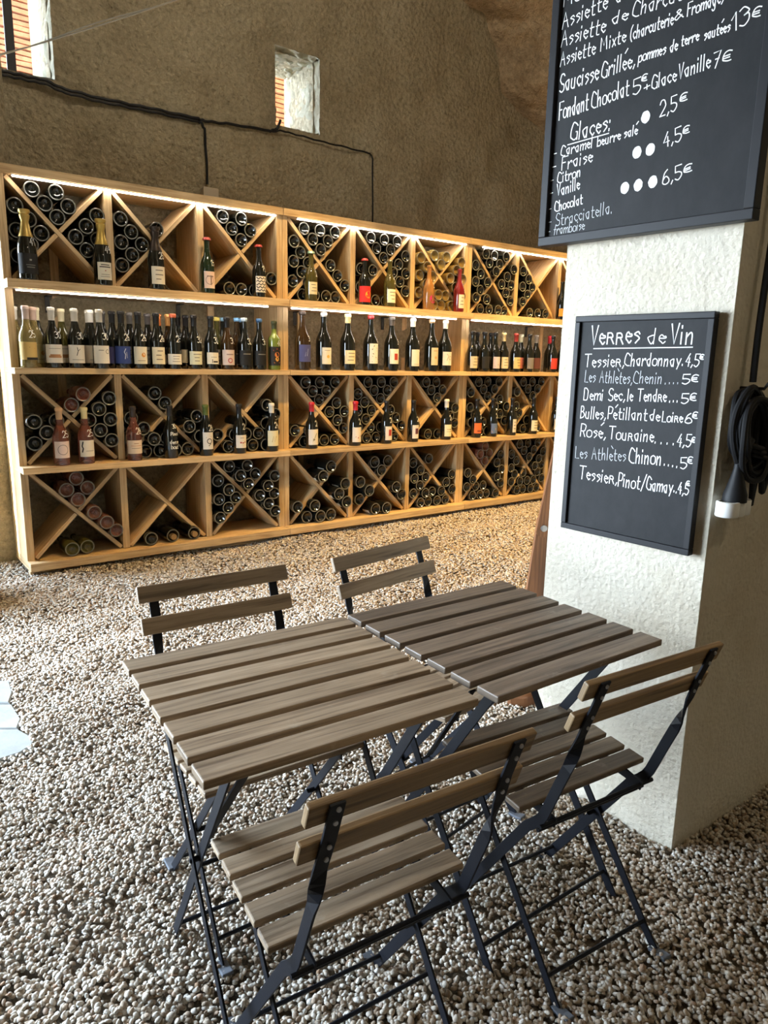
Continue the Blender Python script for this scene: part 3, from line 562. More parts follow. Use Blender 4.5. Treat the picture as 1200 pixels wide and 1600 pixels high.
# ------------------------------------------------------------------ standing bottles
def standing(s, off, z, label, gl='dark', kind='burgundy', r=.046, h=.340, cap=None, lab=None, motif=None, num=None, group=None, ang=0.0, capr=(.82, 1.0), texts=None):
    t_ = tag(empty('wine_bottle', rk(s, off, z), RY + ang), label, 'bottle', group); P = prof(r, h, kind); mb = MB(); mb.lathe(P, 28); ob('bottle_glass', mb, G[gl], t_)
    n_ = .0148 * h / .34 + .002
    if cap:
        lo, met = capr[0], 1.0 if sum(cap) > 520 and cap[0] > 190 and kind != 'x' and cap in SIL else 0.0; mb = MB(); e = .0012
        if kind == 'champagne':
            q = [(x + e, zz) for x, zz in P if zz > .62 * h]; mb.lathe([(q[0][0], .60 * h)] + [(x, zz) for x, zz in q if zz < .92 * h] + [(n_ * 1.5, .90 * h), (n_ * 1.55, .93 * h), (n_ * 1.3, .945 * h), (n_ * 1.75, .975 * h), (n_ * 1.7, 1.01 * h), (0, 1.02 * h)], 22)
            ob('foil', mb, paint(*cap, rough=.35, metal=.8), t_)
        elif lo >= .95:
            mb.lathe([(n_ * 1.55, .955 * h), (n_ * 1.62, .96 * h), (n_ * 1.5, .99 * h), (n_ * 1.2, 1.006 * h), (0, 1.008 * h)], 18); ob('crown_cap', mb, paint(*cap, rough=.3, metal=.5), t_)
        else:
            mb.lathe([(n_ + e, lo * h), (n_ * 1.05 + e, .94 * h), (n_ * 1.24 + e, .95 * h), (n_ * 1.22 + e, .99 * h), (n_ * 1.0, 1.004 * h), (0, 1.005 * h)], 18); ob('capsule', mb, paint(*cap, rough=.4), t_)
    if lab:
        col, zl, hl, aw = lab; a = rad(aw) / 2; mb = MB(); rr = r + .0007; mb.lathe([(rr, zl), (rr, zl + hl)], 18, 0, None, -pi / 2 - a, -pi / 2 + a); l_ = ob('label', mb, paint(*col, rough=.65), t_)
        def patch(cx, cz, w, hh, c, nm='print'):
            m2 = MB(); m2.lathe([(rr + .0006, cz - hh / 2), (rr + .0006, cz + hh / 2)], 6, 0, None, -pi / 2 + (cx - w / 2) / rr, -pi / 2 + (cx + w / 2) / rr); return ob(nm, m2, paint(*c, rough=.6), l_)
        wl_ = aw * pi / 180 * rr
        if motif:
            for md in motif:
                if md[0] == 'ring':
                    m2 = MB(); _, cx, cz, q, w, c = md; ribbon(m2, [(cx + q * cos(k * pi / 12), cz + q * sin(k * pi / 12)) for k in range(25)], w, lambda p: Vector(((rr + .0008) * sin(p.x / rr), -(rr + .0008) * cos(p.x / rr), p.y))); ob('print', m2, paint(*c), l_)
                elif md[0] == 'disc':
                    m2 = MB(); _, cx, cz, q, c = md; pp = [(cx + q * cos(k * pi / 10), cz + q * sin(k * pi / 10)) for k in range(20)]
                    m2.add([Vector(((rr + .0008) * sin(p[0] / rr), -(rr + .0008) * cos(p[0] / rr), p[1])) for p in pp], [tuple(range(20))]); ob('print', m2, paint(*c), l_)
                elif md[0] == 'wave':
                    _, n2, c, w = md; m2 = MB()
                    for k in range(n2):
                        zz = zl + hl * (k + .7) / (n2 + .4); ribbon(m2, [(-wl_ * .42 + wl_ * .84 * j / 14, zz + hl * .05 * sin(j * 1.3 + k * 2)) for j in range(15)], w, lambda p: Vector(((rr + .0008) * sin(p.x / rr), -(rr + .0008) * cos(p.x / rr), p.y)))
                    ob('print', m2, paint(*c), l_)
                elif md[0] == 'line':
                    _, pts, w, c = md; m2 = MB(); ribbon(m2, pts, w, lambda p: Vector(((rr + .0008) * sin(p.x / rr), -(rr + .0008) * cos(p.x / rr), p.y))); ob('print', m2, paint(*c), l_)
                else: _, cx, cz, w, hh, c = md; patch(cx, cz, w, hh, c)
        elif sum(col) > 330:
            for k in range(3): patch(random.uniform(-.006, .006), zl + hl * (.78 - .25 * k), wl_ * random.uniform(.3, .6), hl * .05, (110, 100, 92))
    if num or texts:
        for q, zc, hh, ax in ([(num, .495 * h, .038, .5)] if num else []) + (texts or []):
            wd, st = layout(q); sc = hh / 9; m2 = MB()
            def fr(zq):
                for (r0, z0_), (r1, z1_) in zip(P[6:], P[7:]):
                    if z0_ <= zq <= z1_: return r0 + (r1 - r0) * (zq - z0_) / max(z1_ - z0_, 1e-6)
                return r
            def f(p): rr2 = fr(p.y) + .0016; a_ = p.x / r + ax; return Vector((rr2 * sin(a_), -rr2 * cos(a_), p.y))
            for st_ in st: ribbon(m2, [((a_ - wd / 2) * sc, zc + b_ * sc) for a_, b_ in st_], .0036, f)
            ob('chalk_number', m2, m_chalk, t_)
    return t_
SIL = {(205, 200, 190), (196, 190, 182)}
SILV = (205, 200, 190); CREAM = (222, 210, 178); WHITE = (232, 228, 220); DK = (26, 25, 27)
g1 = 'sparkling and light wines standing on the top ledge'
L1 = ((226, 220, 206), .045, .085, 105)
standing(-1.662, .055, ZT, 'black sparkling bottle with gold foil and black label, far left of top ledge', 'dark', 'champagne', .052, .372, (206, 176, 104), ((20, 20, 22), .03, .11, 150), [('p', .006, .105, .012, .008, (150, 150, 145)), ('p', .006, .078, .05, .004, (120, 120, 118)), ('p', .006, .066, .042, .005, (120, 120, 118))], '41', g1)
standing(-1.250, .055, ZT, 'sparkling bottle with gold foil, white label and chalked 49', 'dark', 'champagne', .052, .372, (216, 186, 104), ((228, 222, 206), .030, .10, 100), [('p', 0, .115, .05, .005, (60, 55, 52)), ('p', 0, .103, .066, .006, (60, 55, 52)), ('p', 0, .082, .006, .006, (150, 60, 50)), ('p', 0, .06, .05, .003, (130, 124, 115)), ('p', 0, .048, .056, .003, (130, 124, 115))], '49', g1)
standing(-.925, .055, ZT, 'dark sparkling bottle with grey foil and plain cream label', 'dark', 'champagne', .052, .368, (70, 62, 58), ((224, 216, 200), .030, .105, 105), None, '25', g1)
standing(-.585, .055, ZT, 'green bottle with pink crown cap and pinkish label with a T mark', 'green', 'burgundy', .045, .345, (178, 84, 84), ((222, 196, 184), .030, .105, 105), [('p', 0, .105, .045, .006, (110, 90, 86)), ('p', .004, .08, .007, .06, (110, 90, 86)), ('ring', -.004, .08, .026, .003, (130, 106, 100))], '15', g1, 0, (.96, 1))
standing(-.213, .055, ZT, 'dark bottle with red crown cap and black wave patterned label', 'dark', 'burgundy', .045, .340, (170, 62, 58), ((226, 218, 204), .030, .105, 110), [('wave', 5, (26, 26, 28), .006)], '19', g1, 0, (.96, 1))
standing(.202, .055, ZT, 'clear bottle of yellow wine with mint cap and cream label', 'olive', 'burgundy', .045, .340, (170, 206, 186), ((226, 216, 178), .045, .085, 95), None, '2', g1, 0, (.96, 1))
standing(.672, .055, ZT, 'dark bottle with a bright red label and round yellow mark', 'dark', 'burgundy', .047, .335, (196, 74, 78), ((206, 40, 44), .020, .115, 170), [('disc', .006, .075, .026, (226, 176, 60)), ('disc', -.003, .083, .004, (150, 40, 36)), ('disc', .015, .083, .004, (150, 40, 36)), ('p', .006, .066, .014, .004, (150, 40, 36))], None, g1, 0, (.96, 1))
standing(.911, .055, ZT, 'clear bottle of pale yellow wine with square cream label', 'olive', 'burgundy', .047, .345, None, ((230, 222, 200), .030, .10, 110), None, '2', g1)
standing(1.310, .055, ZT, 'clear bottle of orange wine with a round magenta label', 'orange', 'burgundy', .046, .345, None, ((186, 40, 104), .0601, .0002, 4), [('disc', .012, .085, .034, (192, 44, 110)), ('ring', .012, .085, .022, .002, (150, 24, 84))], '3', g1)
standing(1.641, .055, ZT, 'clear bottle of light red wine with narrow white label', 'red', 'burgundy', .046, .345, None, ((226, 216, 196), .030, .11, 85), None, '1', g1)
standing(2.955, .055, ZT, 'dark bottle with orange label half hidden behind the pillar', 'dark', 'burgundy', .046, .345, None, ((224, 150, 60), .03, .07, 150), None, None, g1)
# open middle shelf, left rack: crowd of white wine bottles in two depths
g2 = 'white wine bottles crowded on the open shelf of the left rack'
A_ = .048; Bk = -.062
LB = ((228, 222, 212), .030, .105, 150)
for s_, off, gl, cp, lb, num, desc in (
    (-1.735, Bk, 'yellow', WHITE, None, None, 'clear yellow bottle with white capsule at the back, farthest left'),
    (-1.640, -.03, 'yellow', (206, 176, 160), None, None, 'clear yellow bottle with rose gold capsule, second from left end'),
    (-1.697, A_ + .01, 'yellow', (206, 182, 170), ((222, 186, 112), .045, .10, 150), '25', 'clear yellow bottle with yellow label and black strip, front left'),
    (-1.617, Bk, 'dark', CREAM, LB, None, 'dark bottle with cream capsule behind, white label with orange mark'),
    (-1.558, A_, 'dark', SILV, LB, '30', 'dark bottle with silver capsule and brown boat on its label'),
    (-1.478, Bk, 'olive', CREAM, ((232, 222, 200), .03, .10, 150), None, 'olive glass bottle with cream capsule behind the boat label bottle'),
    (-1.400, Bk, 'olive', (226, 214, 190), ((232, 222, 200), .03, .10, 150), None, 'second olive glass bottle with cream capsule, just right of its twin'),
    (-1.432, A_, 'dark', SILV, LB, '30', 'dark bottle with silver capsule and small black figure on label'),
    (-1.320, Bk, 'dark', WHITE, LB, None, 'dark bottle with white capsule at the back, left of a pair'),
    (-1.325, -.01, 'dark', WHITE, ((230, 212, 184), .03, .105, 150), None, 'dark bottle with white capsule and orange tinted label, right of a pair'),
    (-1.240, Bk, 'dark', (88, 84, 82), None, None, 'dark bottle with grey capsule at the back beside the third silver one'),
    (-1.297, A_ + .03, 'dark', SILV, LB, '30', 'dark bottle with silver capsule, third of the silver ones'),
    (-1.195, -.01, 'dark', DK, ((74, 72, 120), .03, .10, 150), None, 'dark bottle with violet blue label at the back'),
    (-1.158, A_, 'dark', DK, ((44, 66, 134), .03, .105, 160), '26', 'black bottle with deep blue label and chalked 26'),
    (-1.070, Bk, 'dark', (92, 88, 86), LB, None, 'dark bottle with grey capsule right behind the blue label'),
    (-1.054, A_, 'dark', DK, ((228, 222, 206), .03, .105, 120), '26', 'black bottle with cream label and orange blot'),
    (-.955, Bk, 'dark', (84, 80, 80), LB, None, 'dark bottle with dark grey capsule behind the cream label pair'),
    (-.939, A_, 'dark', DK, ((226, 218, 194), .03, .105, 120), '26', 'black bottle with plain cream label and chalked 26'),
    (-.885, Bk, 'dark', (216, 130, 70), LB, None, 'dark bottle with orange cap at the back'),
    (-.838, -.01, 'brown', (206, 150, 90), ((226, 214, 196), .03, .06, 120), None, 'brown glass bottle with orange cap in the second row'),
    (-.833, A_ + .01, 'dark', (196, 100, 70), ((230, 226, 216), .03, .065, 150), '27', 'dark bottle with red and white cap and chalked 27'),
    (-.755, Bk, 'dark', DK, None, None, 'dark bottle with black capsule at the back near the middle'),
    (-.717, -.02, 'dark', DK, ((226, 212, 176), .04, .085, 120), None, 'dark bottle with cream and orange label in second row'),
    (-.689, A_, 'dark', DK, ((220, 218, 190), .03, .085, 130), '32', 'dark bottle with green tinted cream label, last before the gap'),
    (-.572, A_, 'dark', DK, ((232, 226, 210), .035, .075, 120), '32', 'dark bottle with bold printed white label, first after the gap'),
    (-.480, Bk, 'olive', (196, 176, 90), ((206, 196, 180), .03, .10, 120), None, 'olive bottle with yellow capsule in the back row'),
    (-.432, Bk, 'dark', (120, 160, 196), None, None, 'dark bottle with pale blue cap, back row, left one'),
    (-.456, A_, 'brown', DK, ((214, 196, 190), .03, .10, 140), '31', 'brown bottle with pinkish label and red curl'),
    (-.350, -.02, 'brown', (120, 170, 216), ((40, 38, 38), .04, .06, 120), None, 'brown bottle with sky blue cap and black label'),
    (-.300, Bk, 'dark', (110, 150, 200), None, None, 'dark bottle with blue cap in back row near the divider'),
    (-.327, A_, 'dark', (176, 196, 216), ((20, 20, 22), .03, .10, 150), '32', 'black bottle with pale blue cap and black label'),
    (-.214, A_, 'dark', (60, 96, 140), ((18, 18, 20), .03, .10, 150), '37', 'black bottle with dark blue cap standing alone before the larch panel')):
    mo = None
    if 'boat' in desc: mo = [('p', .0, .065, .075, .012, (176, 126, 84)), ('p', .0, .075, .06, .008, (176, 126, 84)), ('p', .0, .112, .07, .003, (150, 142, 134))]
    elif 'orange mark' in desc or 'orange blot' in desc or 'cream and orange' in desc or 'orange tinted' in desc: mo = [('disc', .012, .085, .014, (206, 140, 66)), ('p', 0, .05, .05, .003, (140, 128, 116))]
    elif 'small black figure' in desc: mo = [('line', [(-.004, .12), (0, .1), (-.008, .075)], .004, (40, 38, 38)), ('line', [(0, .1), (.012, .112)], .003, (40, 38, 38)), ('p', .0, .05, .07, .003, (140, 132, 124))]
    elif 'third of the silver' in desc: mo = [('ring', .03, .1, .012, .003, (70, 66, 64)), ('p', -.01, .108, .03, .004, (110, 104, 98))]
    elif 'deep blue' in desc or 'violet' in desc: mo = [('line', [(.0, .06), (.004, .085), (-.004, .1), (.006, .12)], .004, (196, 206, 230)), ('line', [(.014, .065), (.010, .1)], .003, (170, 180, 216))]
    elif 'black strip' in desc: mo = [('p', .02, .052, .075, .014, (40, 36, 34)), ('line', [(-.03, .11), (0, .116), (.03, .108)], .0022, (150, 110, 60))]
    elif 'bold printed' in desc: mo = [('p', -.012, .055, .004, .024, (40, 36, 34)), ('p', .012, .05, .036, .010, (40, 36, 34)), ('p', 0, .08, .04, .003, (120, 112, 100))]
    elif 'red curl' in desc: mo = [('ring', .0, .06, .014, .006, (176, 70, 74)), ('p', .0, .1, .05, .008, (150, 128, 124))]
    elif lb and sum(lb[0]) < 140: mo = [('p', .0, .105, .06, .006, (130, 126, 120))]
    standing(s_, off, ZM, desc, gl, 'burgundy', .0465, .345, cp, lb, mo, num, g2, 0, (.76, 1) if cp in (SILV, CREAM, WHITE) or cp[0] > 200 else (.93, 1) if cp[2] > 130 or cp[0] > 190 else (.80, 1))
standing(-.098, A_, ZM, 'green square-shouldered bottle with black and gold picture label', 'lime', 'bordeaux', .044, .335, (60, 66, 40), ((30, 24, 20), .030, .13, 160), [('disc', 0, .105, .018, (206, 120, 60)), ('disc', 0, .075, .014, (216, 160, 70)), ('line', [(-.02, .05), (0, .062), (.02, .05)], .007, (196, 110, 50)), ('line', [(-.025, .135), (0, .145), (.025, .135)], .007, (190, 70, 50))], '40', g2, 0, (.84, 1))
# magnums
g3 = 'magnums lined up on the open shelf of the middle rack'
for s_, cp, lb, mo, gl, desc in (
    (.134, (60, 50, 46), ((72, 76, 128), .06, .12, 110), [('line', [(-.012, .10), (-.006, .13), (.004, .10), (.012, .15)], .004, (150, 160, 206))], 'brown', 'brown magnum with violet blue label, leftmost magnum'),
    (.314, (236, 230, 222), ((226, 220, 206), .045, .12, 85), [('disc', .004, .10, .012, (214, 176, 90)), ('p', 0, .145, .05, .003, (130, 122, 112))], 'dark', 'dark magnum with short white cap and white label'),
    (.528, (226, 208, 160), ((230, 218, 182), .050, .10, 105), None, 'dark', 'dark magnum with cream capsule and wide cream label'),
    (.743, (186, 54, 58), ((222, 220, 216), .055, .15, 85), [('line', [(-.02, .07), (.015, .1), (-.015, .13), (.02, .17)], .008, (40, 40, 42)), ('line', [(.02, .07), (-.02, .11), (.02, .15)], .005, (60, 60, 62)), ('line', [(-.022, .16), (-.005, .19)], .006, (40, 40, 42))], 'dark', 'dark magnum with red cap and black and white drawing'),
    (.947, (86, 80, 76), ((230, 224, 212), .055, .115, 95), [('p', .006, .11, .034, .05, (176, 60, 44))], 'dark', 'dark magnum with grey capsule and red square on label'),
    (1.162, (238, 234, 228), ((228, 218, 204), .040, .13, 85), [('p', 0, .055, .05, .003, (140, 130, 120))], 'dark', 'dark magnum with white capsule and nearly blank label'),
    (1.363, (214, 180, 140), ((214, 196, 166), .050, .14, 75), [('p', 0, .165, .04, .004, (160, 120, 80)), ('disc', .002, .11, .012, (196, 160, 110))], 'dark', 'dark magnum with beige cap and tan label'),
    (1.512, (236, 232, 226), ((226, 218, 208), .050, .11, 110), [('ring', .012, .11, .014, .003, (110, 110, 116)), ('line', [(-.02, .09), (-.005, .13), (-.02, .14)], .004, (110, 110, 116))], 'dark', 'dark magnum with white capsule and sketch label, rightmost')):
    standing(s_, .048, ZM, desc, gl, 'burgundy', .0585, .415, cp, lb, mo, '1' if cp[0] > 100 else '3', g3, 0, (.84, 1) if 'capsule' in desc else (.93, 1))
g4 = 'red wine bottles on the open shelf of the right rack'
for s_, off, cp, lb, mo, desc in (
    (1.831, A_, DK, (204, 190, 160), None, 'dark bottle with beige label nearest the left post'), (1.99, -.06, DK, (200, 190, 170), None, 'dark bottle in the back row behind the all black label'),
    (1.975, A_, DK, (24, 24, 26), None, 'dark bottle with all black label'), (2.16, -.06, DK, (170, 160, 190), None, 'dark bottle in the back row with lilac label'),
    (2.11, A_, DK, (206, 190, 196), [('line', [(-.03, .05), (0, .062), (.03, .052)], .008, (60, 50, 70))], 'dark bottle with pale lilac label and dark hill'), (2.215, A_, (200, 180, 140), (214, 204, 176), None, 'dark bottle with light top and cream label'),
    (2.362, A_ + .01, (150, 50, 44), (206, 184, 130), None, 'dark bottle with brown red capsule and tan label'), (2.56, -.06, (222, 216, 190), (200, 120, 110), None, 'dark bottle with cream capsule in the back row'),
    (2.555, A_, DK, (120, 116, 116), [('line', [(-.03, .05), (.03, .12)], .012, (190, 186, 184))], 'dark bottle with grey diagonal picture label'), (2.735, -.03, (150, 140, 130), (90, 50, 50), None, 'dark bottle with grey capsule and dark red label'),
    (2.885, A_, DK, (196, 56, 44), None, 'dark bottle with a large red label by the pillar'), (2.96, -.06, (200, 50, 60), (180, 60, 50), None, 'dark bottle with red capsule in the back row by the pillar'), (3.03, A_, (206, 48, 60), (196, 60, 50), None, 'dark bottle with red capsule mostly behind the pillar')):
    standing(s_, off, ZM, desc, 'dark', 'burgundy', .047, .340, cp, (lb, .03, .10, 120), mo, None, g4, 0, (.78, 1) if cp[0] > 130 else (.9, 1))
g5 = 'bottles standing on the lower ledge of the racks'
for s_, gl, cp, lb, mo, num, texts, desc in (
    (-1.557, 'rose', (206, 168, 130), ((228, 206, 200), .045, .10, 125), [('ring', .0, .095, .029, .0026, (84, 70, 70))], '25', None, 'rosé bottle with a ring printed on its pale label'),
    (-1.413, 'rose', (222, 206, 156), ((228, 218, 204), .045, .10, 125), [('line', [(-.034, .075), (-.028, .095), (-.034, .11), (-.028, .135)], .008, (40, 36, 36)), ('p', .012, .08, .05, .003, (140, 130, 120))], '25', None, 'rosé bottle with cream capsule and black figure on label'),
    (-1.118, 'rose', (52, 44, 44), ((228, 208, 190), .045, .085, 150), [('p', 0, .11, .03, .004, (160, 110, 80)), ('p', 0, .095, .07, .003, (190, 130, 90)), ('p', 0, .08, .06, .003, (140, 120, 110))], '28', None, 'rosé bottle with dark capsule and striped pink label'),
    (-.878, 'dark', DK, None, None, None, [('30', .195, .028, .35), ('Pinot', .150, .022, .3), ('dense', .095, .026, .3), ('bout', .062, .026, .3)], 'black bottle covered in white handwriting'),
    (-.630, 'dark', (96, 110, 50), ((228, 222, 214), .045, .115, 100), [('ring', .004, .10, .016, .005, (40, 38, 40)), ('line', [(-.016, .125), (.016, .13)], .006, (60, 58, 60)), ('line', [(.0, .07), (.012, .08)], .006, (40, 38, 40))], '28', None, 'dark bottle with green capsule and black sketch label'),
    (-.384, 'dark', DK, ((230, 220, 206), .04, .09, 110), [('p', -.01, .078, .012, .010, (176, 60, 50)), ('p', .006, .076, .012, .008, (176, 60, 50)), ('p', .022, .08, .010, .010, (150, 60, 60)), ('p', 0, .11, .03, .003, (120, 110, 100))], '21', None, 'dark bottle with small red marks on white label'),
    (-.129, 'dark', (232, 226, 214), ((226, 216, 180), .04, .11, 130), [('line', [(-.02, .07), (-.01, .11), (.0, .07), (.012, .11)], .004, (170, 150, 96))], '24', None, 'dark bottle with white capsule and cream label by the rack joint'),
    (.206, 'dark', (196, 40, 54), ((228, 220, 208), .03, .115, 120), [('line', [(-.012, .06), (.004, .09), (.016, .115)], .005, (130, 130, 90)), ('disc', -.006, .07, .008, (140, 130, 100))], '21', None, 'dark bottle with red capsule and leaf sketch label'),
    (.602, 'dark', (200, 40, 56), ((230, 220, 206), .03, .115, 120), [('line', [(-.02, .07), (.0, .062), (.02, .075)], .009, (176, 60, 50))], '21', None, 'dark bottle with red capsule and red sketch on white label'),
    (.908, 'dark', DK, ((228, 218, 206), .03, .11, 90), [('p', .006, .09, .030, .05, (170, 56, 46))], '20', None, 'dark bottle with red square on its label'),
    (1.187, 'dark', DK, ((226, 216, 208), .03, .11, 90), [('p', .006, .09, .034, .046, (96, 50, 66))], '21', None, 'dark bottle with dark purple square on its label'),
    (1.553, 'dark', (236, 230, 214), ((228, 220, 186), .03, .10, 110), [('p', 0, .09, .05, .004, (150, 110, 70)), ('p', 0, .07, .055, .003, (140, 130, 100))], '24', None, 'dark bottle with white capsule and long cream label'),
    (1.913, 'dark', DK, ((222, 110, 50), .04, .09, 130), [('p', .0, .06, .05, .014, (130, 60, 50))], '24', None, 'dark bottle with orange picture label'),
    (2.114, 'dark', DK, ((96, 116, 156), .03, .09, 110), [('line', [(-.03, .05), (0, .07), (.03, .05)], .018, (226, 160, 50))], '23', None, 'dark bottle with blue and yellow label'),
    (2.365, 'dark', DK, ((222, 214, 200), .03, .12, 60), None, None, None, 'slim view of a dark bottle with narrow pale label'),
    (2.656, 'dark', DK, ((226, 220, 190), .03, .10, 120), None, None, None, 'dark bottle with pale yellow label before the last X'),
    (2.985, 'dark', DK, ((206, 196, 176), .03, .10, 120), None, None, None, 'dark bottle on the lower ledge mostly behind the pillar')):
    standing(s_, .055, Z3, desc, gl, 'burgundy', .0465, .342, cp, lb, mo, num, g5, 0, (.80, 1), texts)

# ================================================================== CHAIRS AND TABLES
def foot(parent, p, d):
    mb = MB(); c = Vector(p); mb.bar([c + Vector((0, -.012 * d, .004)), c + Vector((0, .016 * d, .004)), c + Vector((0, .034 * d, .007))], [(1, 0, 0)] * 3, .026, .009); return ob('foot_pad', mb, m_rubber_grey, parent, .002)
def make_chair(x, y, yaw, z, label, group, worn=None, back=None, tilt=(0, 0)):
    t_ = tag(empty('folding_chair', (x, y, z), 0, (tilt[0], tilt[1], yaw)), label, 'chair', group)
    sm = worn or m_chair; yf, yr, zf, zr = .213, -.063, .454, .433; a = math.atan2(zf - zr, yf - yr)
    for k in range(5):
        u = yr + .023 + k * (.276 - .046) / 4; mb = MB(); mb.box((0, u, zr + (u - yr) * math.tan(a) - .007), (.394, .046, .014), Matrix.Rotation(a, 3, 'X')); ob('seat_slat', mb, sm, t_, .003)
    for sx in (-1, 1):
        mb = MB(); xx = sx * .135; mb.bar([(xx, .205, .432), (xx, yr, .411), (xx, -.108, .402)], [(0, 0, 1)] * 3, .022, .004); ob('seat_rail', mb, m_black, t_)
    ub = Vector((0, -.027, .074)).normalized(); fn = Vector((0, ub.z, -ub.y))
    for yt, zt in ((-.224, .777), (-.197, .703)):
        c = Vector((0, yt, zt)) - ub * .021 + fn * .007; mb = MB(); mb.box(c, (.404, .014, .042), Matrix.Rotation(-math.atan2(ub.y, ub.z) * -1 if False else math.atan2(-ub.y, ub.z), 3, 'X')); ob('back_slat', mb, back or m_chair, t_, .003)
    for sx in (-1, 1):
        xx = sx * .165; X_ = (1, 0, 0); Yn = (0, 1, .45); Yn2 = (0, .7, .7)
        pts = [(xx - sx * .004, -.2275, .776), (xx - sx * .004, -.200, .700), (xx, -.182, .645), (xx, -.1745, .618), (xx, -.1695, .602), (xx, -.164, .586), (xx, -.155, .562), (xx, -.135, .512), (xx, -.104, .432), (xx, -.094, .414), (xx, -.080, .398), (xx, -.055, .374), (xx, .17, .045), (xx, .196, .008)]
        g_ = sx; wx = [X_, X_, X_, (.92, .38 * g_, .1 * g_), (.71, .71 * g_, .2 * g_), (.38, .92 * g_, .25 * g_)] + [tuple(g_ * c for c in q) for q in ((0, 1, .35), Yn, Yn, (0, 1, .7), (0, .8, .8), Yn2, (0, .8, .55), (0, .8, .55))]
        mb = MB(); mb.bar(pts, wx, .024, .0045); lg = ob('back_leg', mb, m_black, t_, .0008); foot(lg, (xx, .197, .004), 1)
        for zz, yy in ((.768, -.2272), (.742, -.2178), (.694, -.2005), (.668, -.191)):
            mb = MB(); mb.lathe([(.0042, 0), (.0036, .0018), (0, .0024)], 10, 0, Matrix.Translation(Vector((xx - sx * .004, yy - .0028, zz))) @ Matrix.Rotation(rad(90), 4, 'X')); ob('screw', mb, m_screw, lg)
        xx = sx * .156; mb = MB(); mb.bar([(xx, .178, .437), (xx, .06, .289), (xx, -.140, .046), (xx, -.172, .008)], [(0, .8, .6)] * 4, .021, .0045); lg = ob('front_leg', mb, m_black, t_, .0008); foot(lg, (xx, -.176, .004), -1)
        mb = MB(); mb.lathe([(.006, -.022), (.006, 0), (.0045, .002), (0, .0025)], 12, 0, Matrix.Translation(Vector((sx * .158, .0365, .247))) @ Matrix.Rotation(sx * rad(90), 4, 'Y')); ob('pivot', mb, m_black, t_)
    for p, w in (((.165, .170, .055), 1), ((.156, -.137, .058), 1), ((.176, -.104, .405), 1), ((.165, -.088, .384), 1)):
        mb = MB(); mb.tube([(-p[0], p[1], p[2]), (p[0], p[1], p[2])], .0048, 8); ob('rod', mb, m_black, t_)
    return t_
gc = 'black and acacia folding bistro chairs'
make_chair(-.314, 1.614, 3.740, 0.0, 'folding chair facing us behind the left, lighter table', gc, m_table, m_table)
make_chair(.151, 1.941, 3.934, .008, 'folding chair facing us behind the right, darker table', gc, m_table, m_table)
make_chair(-.037, 1.131, .559, -.016, 'nearest folding chair, seen from behind at the left table', gc, m_table)
make_chair(.431, 1.505, .555, -.010, 'folding chair seen from behind beside the pillar, worn pale seat', gc, m_seatworn)
def make_table(x, y, yaw, zo, ta, tb, m, label, stay):
    t_ = tag(empty('folding_table', (x, y, 0), 0, (math.atan(tb), -math.atan(ta), yaw)), label, 'table', 'slatted folding tables pushed together')
    zt = .70 + zo; D = .5374; w = .061; th = .016
    for k in range(7): mb = MB(); mb.box((random.uniform(-.001, .001), -D / 2 + w / 2 + k * (D - w) / 6, zt - th / 2), (.55, w, th)); ob('table_slat', mb, m, t_, .0025)
    zr = zt - th
    for sx in (-1, 1):
        for xx in (.212, .196): mb = MB(); mb.bar([(sx * xx, -.235, zr - .009), (sx * xx, .235, zr - .009)], [(0, 0, 1)] * 2, .016, .004); ob('slat_rail', mb, m_black, t_)
        mb = MB(); mb.bar([(sx * .218, .215, zr - .008), (sx * .218, 0, .34), (sx * .218, -.250, -.004)], [(0, .8, .7)] * 3, .024, .0045); ob('leg', mb, m_black, t_, .0008)
        mb = MB(); mb.bar([(sx * .203, -.200, zr - .008), (sx * .203, 0, .362), (sx * .203, .235, -.004)], [(0, .8, -.7)] * 3, .024, .0045); ob('leg', mb, m_black, t_, .0008)
        mb = MB(); mb.lathe([(.006, -.02), (.006, 0), (.0045, .002), (0, .0025)], 12, 0, Matrix.Translation(Vector((sx * .222, .008, .35))) @ Matrix.Rotation(sx * rad(90), 4, 'Y')); ob('pivot', mb, m_black, t_)
    for xx, yy, zz in ((.218, -.215, .048), (.203, .205, .046), (.203, .03, .315)): mb = MB(); mb.tube([(-xx, yy, zz), (xx, yy, zz)], .0048, 8); ob('rod', mb, m_black, t_)
    (x0, y0, z0), (x1, y1, z1) = stay; mb = MB(); mb.bar([(x0, y0, z0), (x1, y1, z1)], [(1, 0, 0)] * 2, .018, .004); ob('stay', mb, m_black, t_)
    return t_
make_table(-.1788, 1.3712, .5700, -.0086, .0036, -.0078, m_table, 'left slatted folding table of lighter brown slats', ((-.178, -.185, .625), (-.188, .03, .36)))
make_table(.2883, 1.6874, .6326, -.0038, -.0024, .0100, m_table_dark, 'right slatted folding table of darker grey-brown slats, by the pillar', ((-.195, -.115, .625), (-.196, .02, .40)))

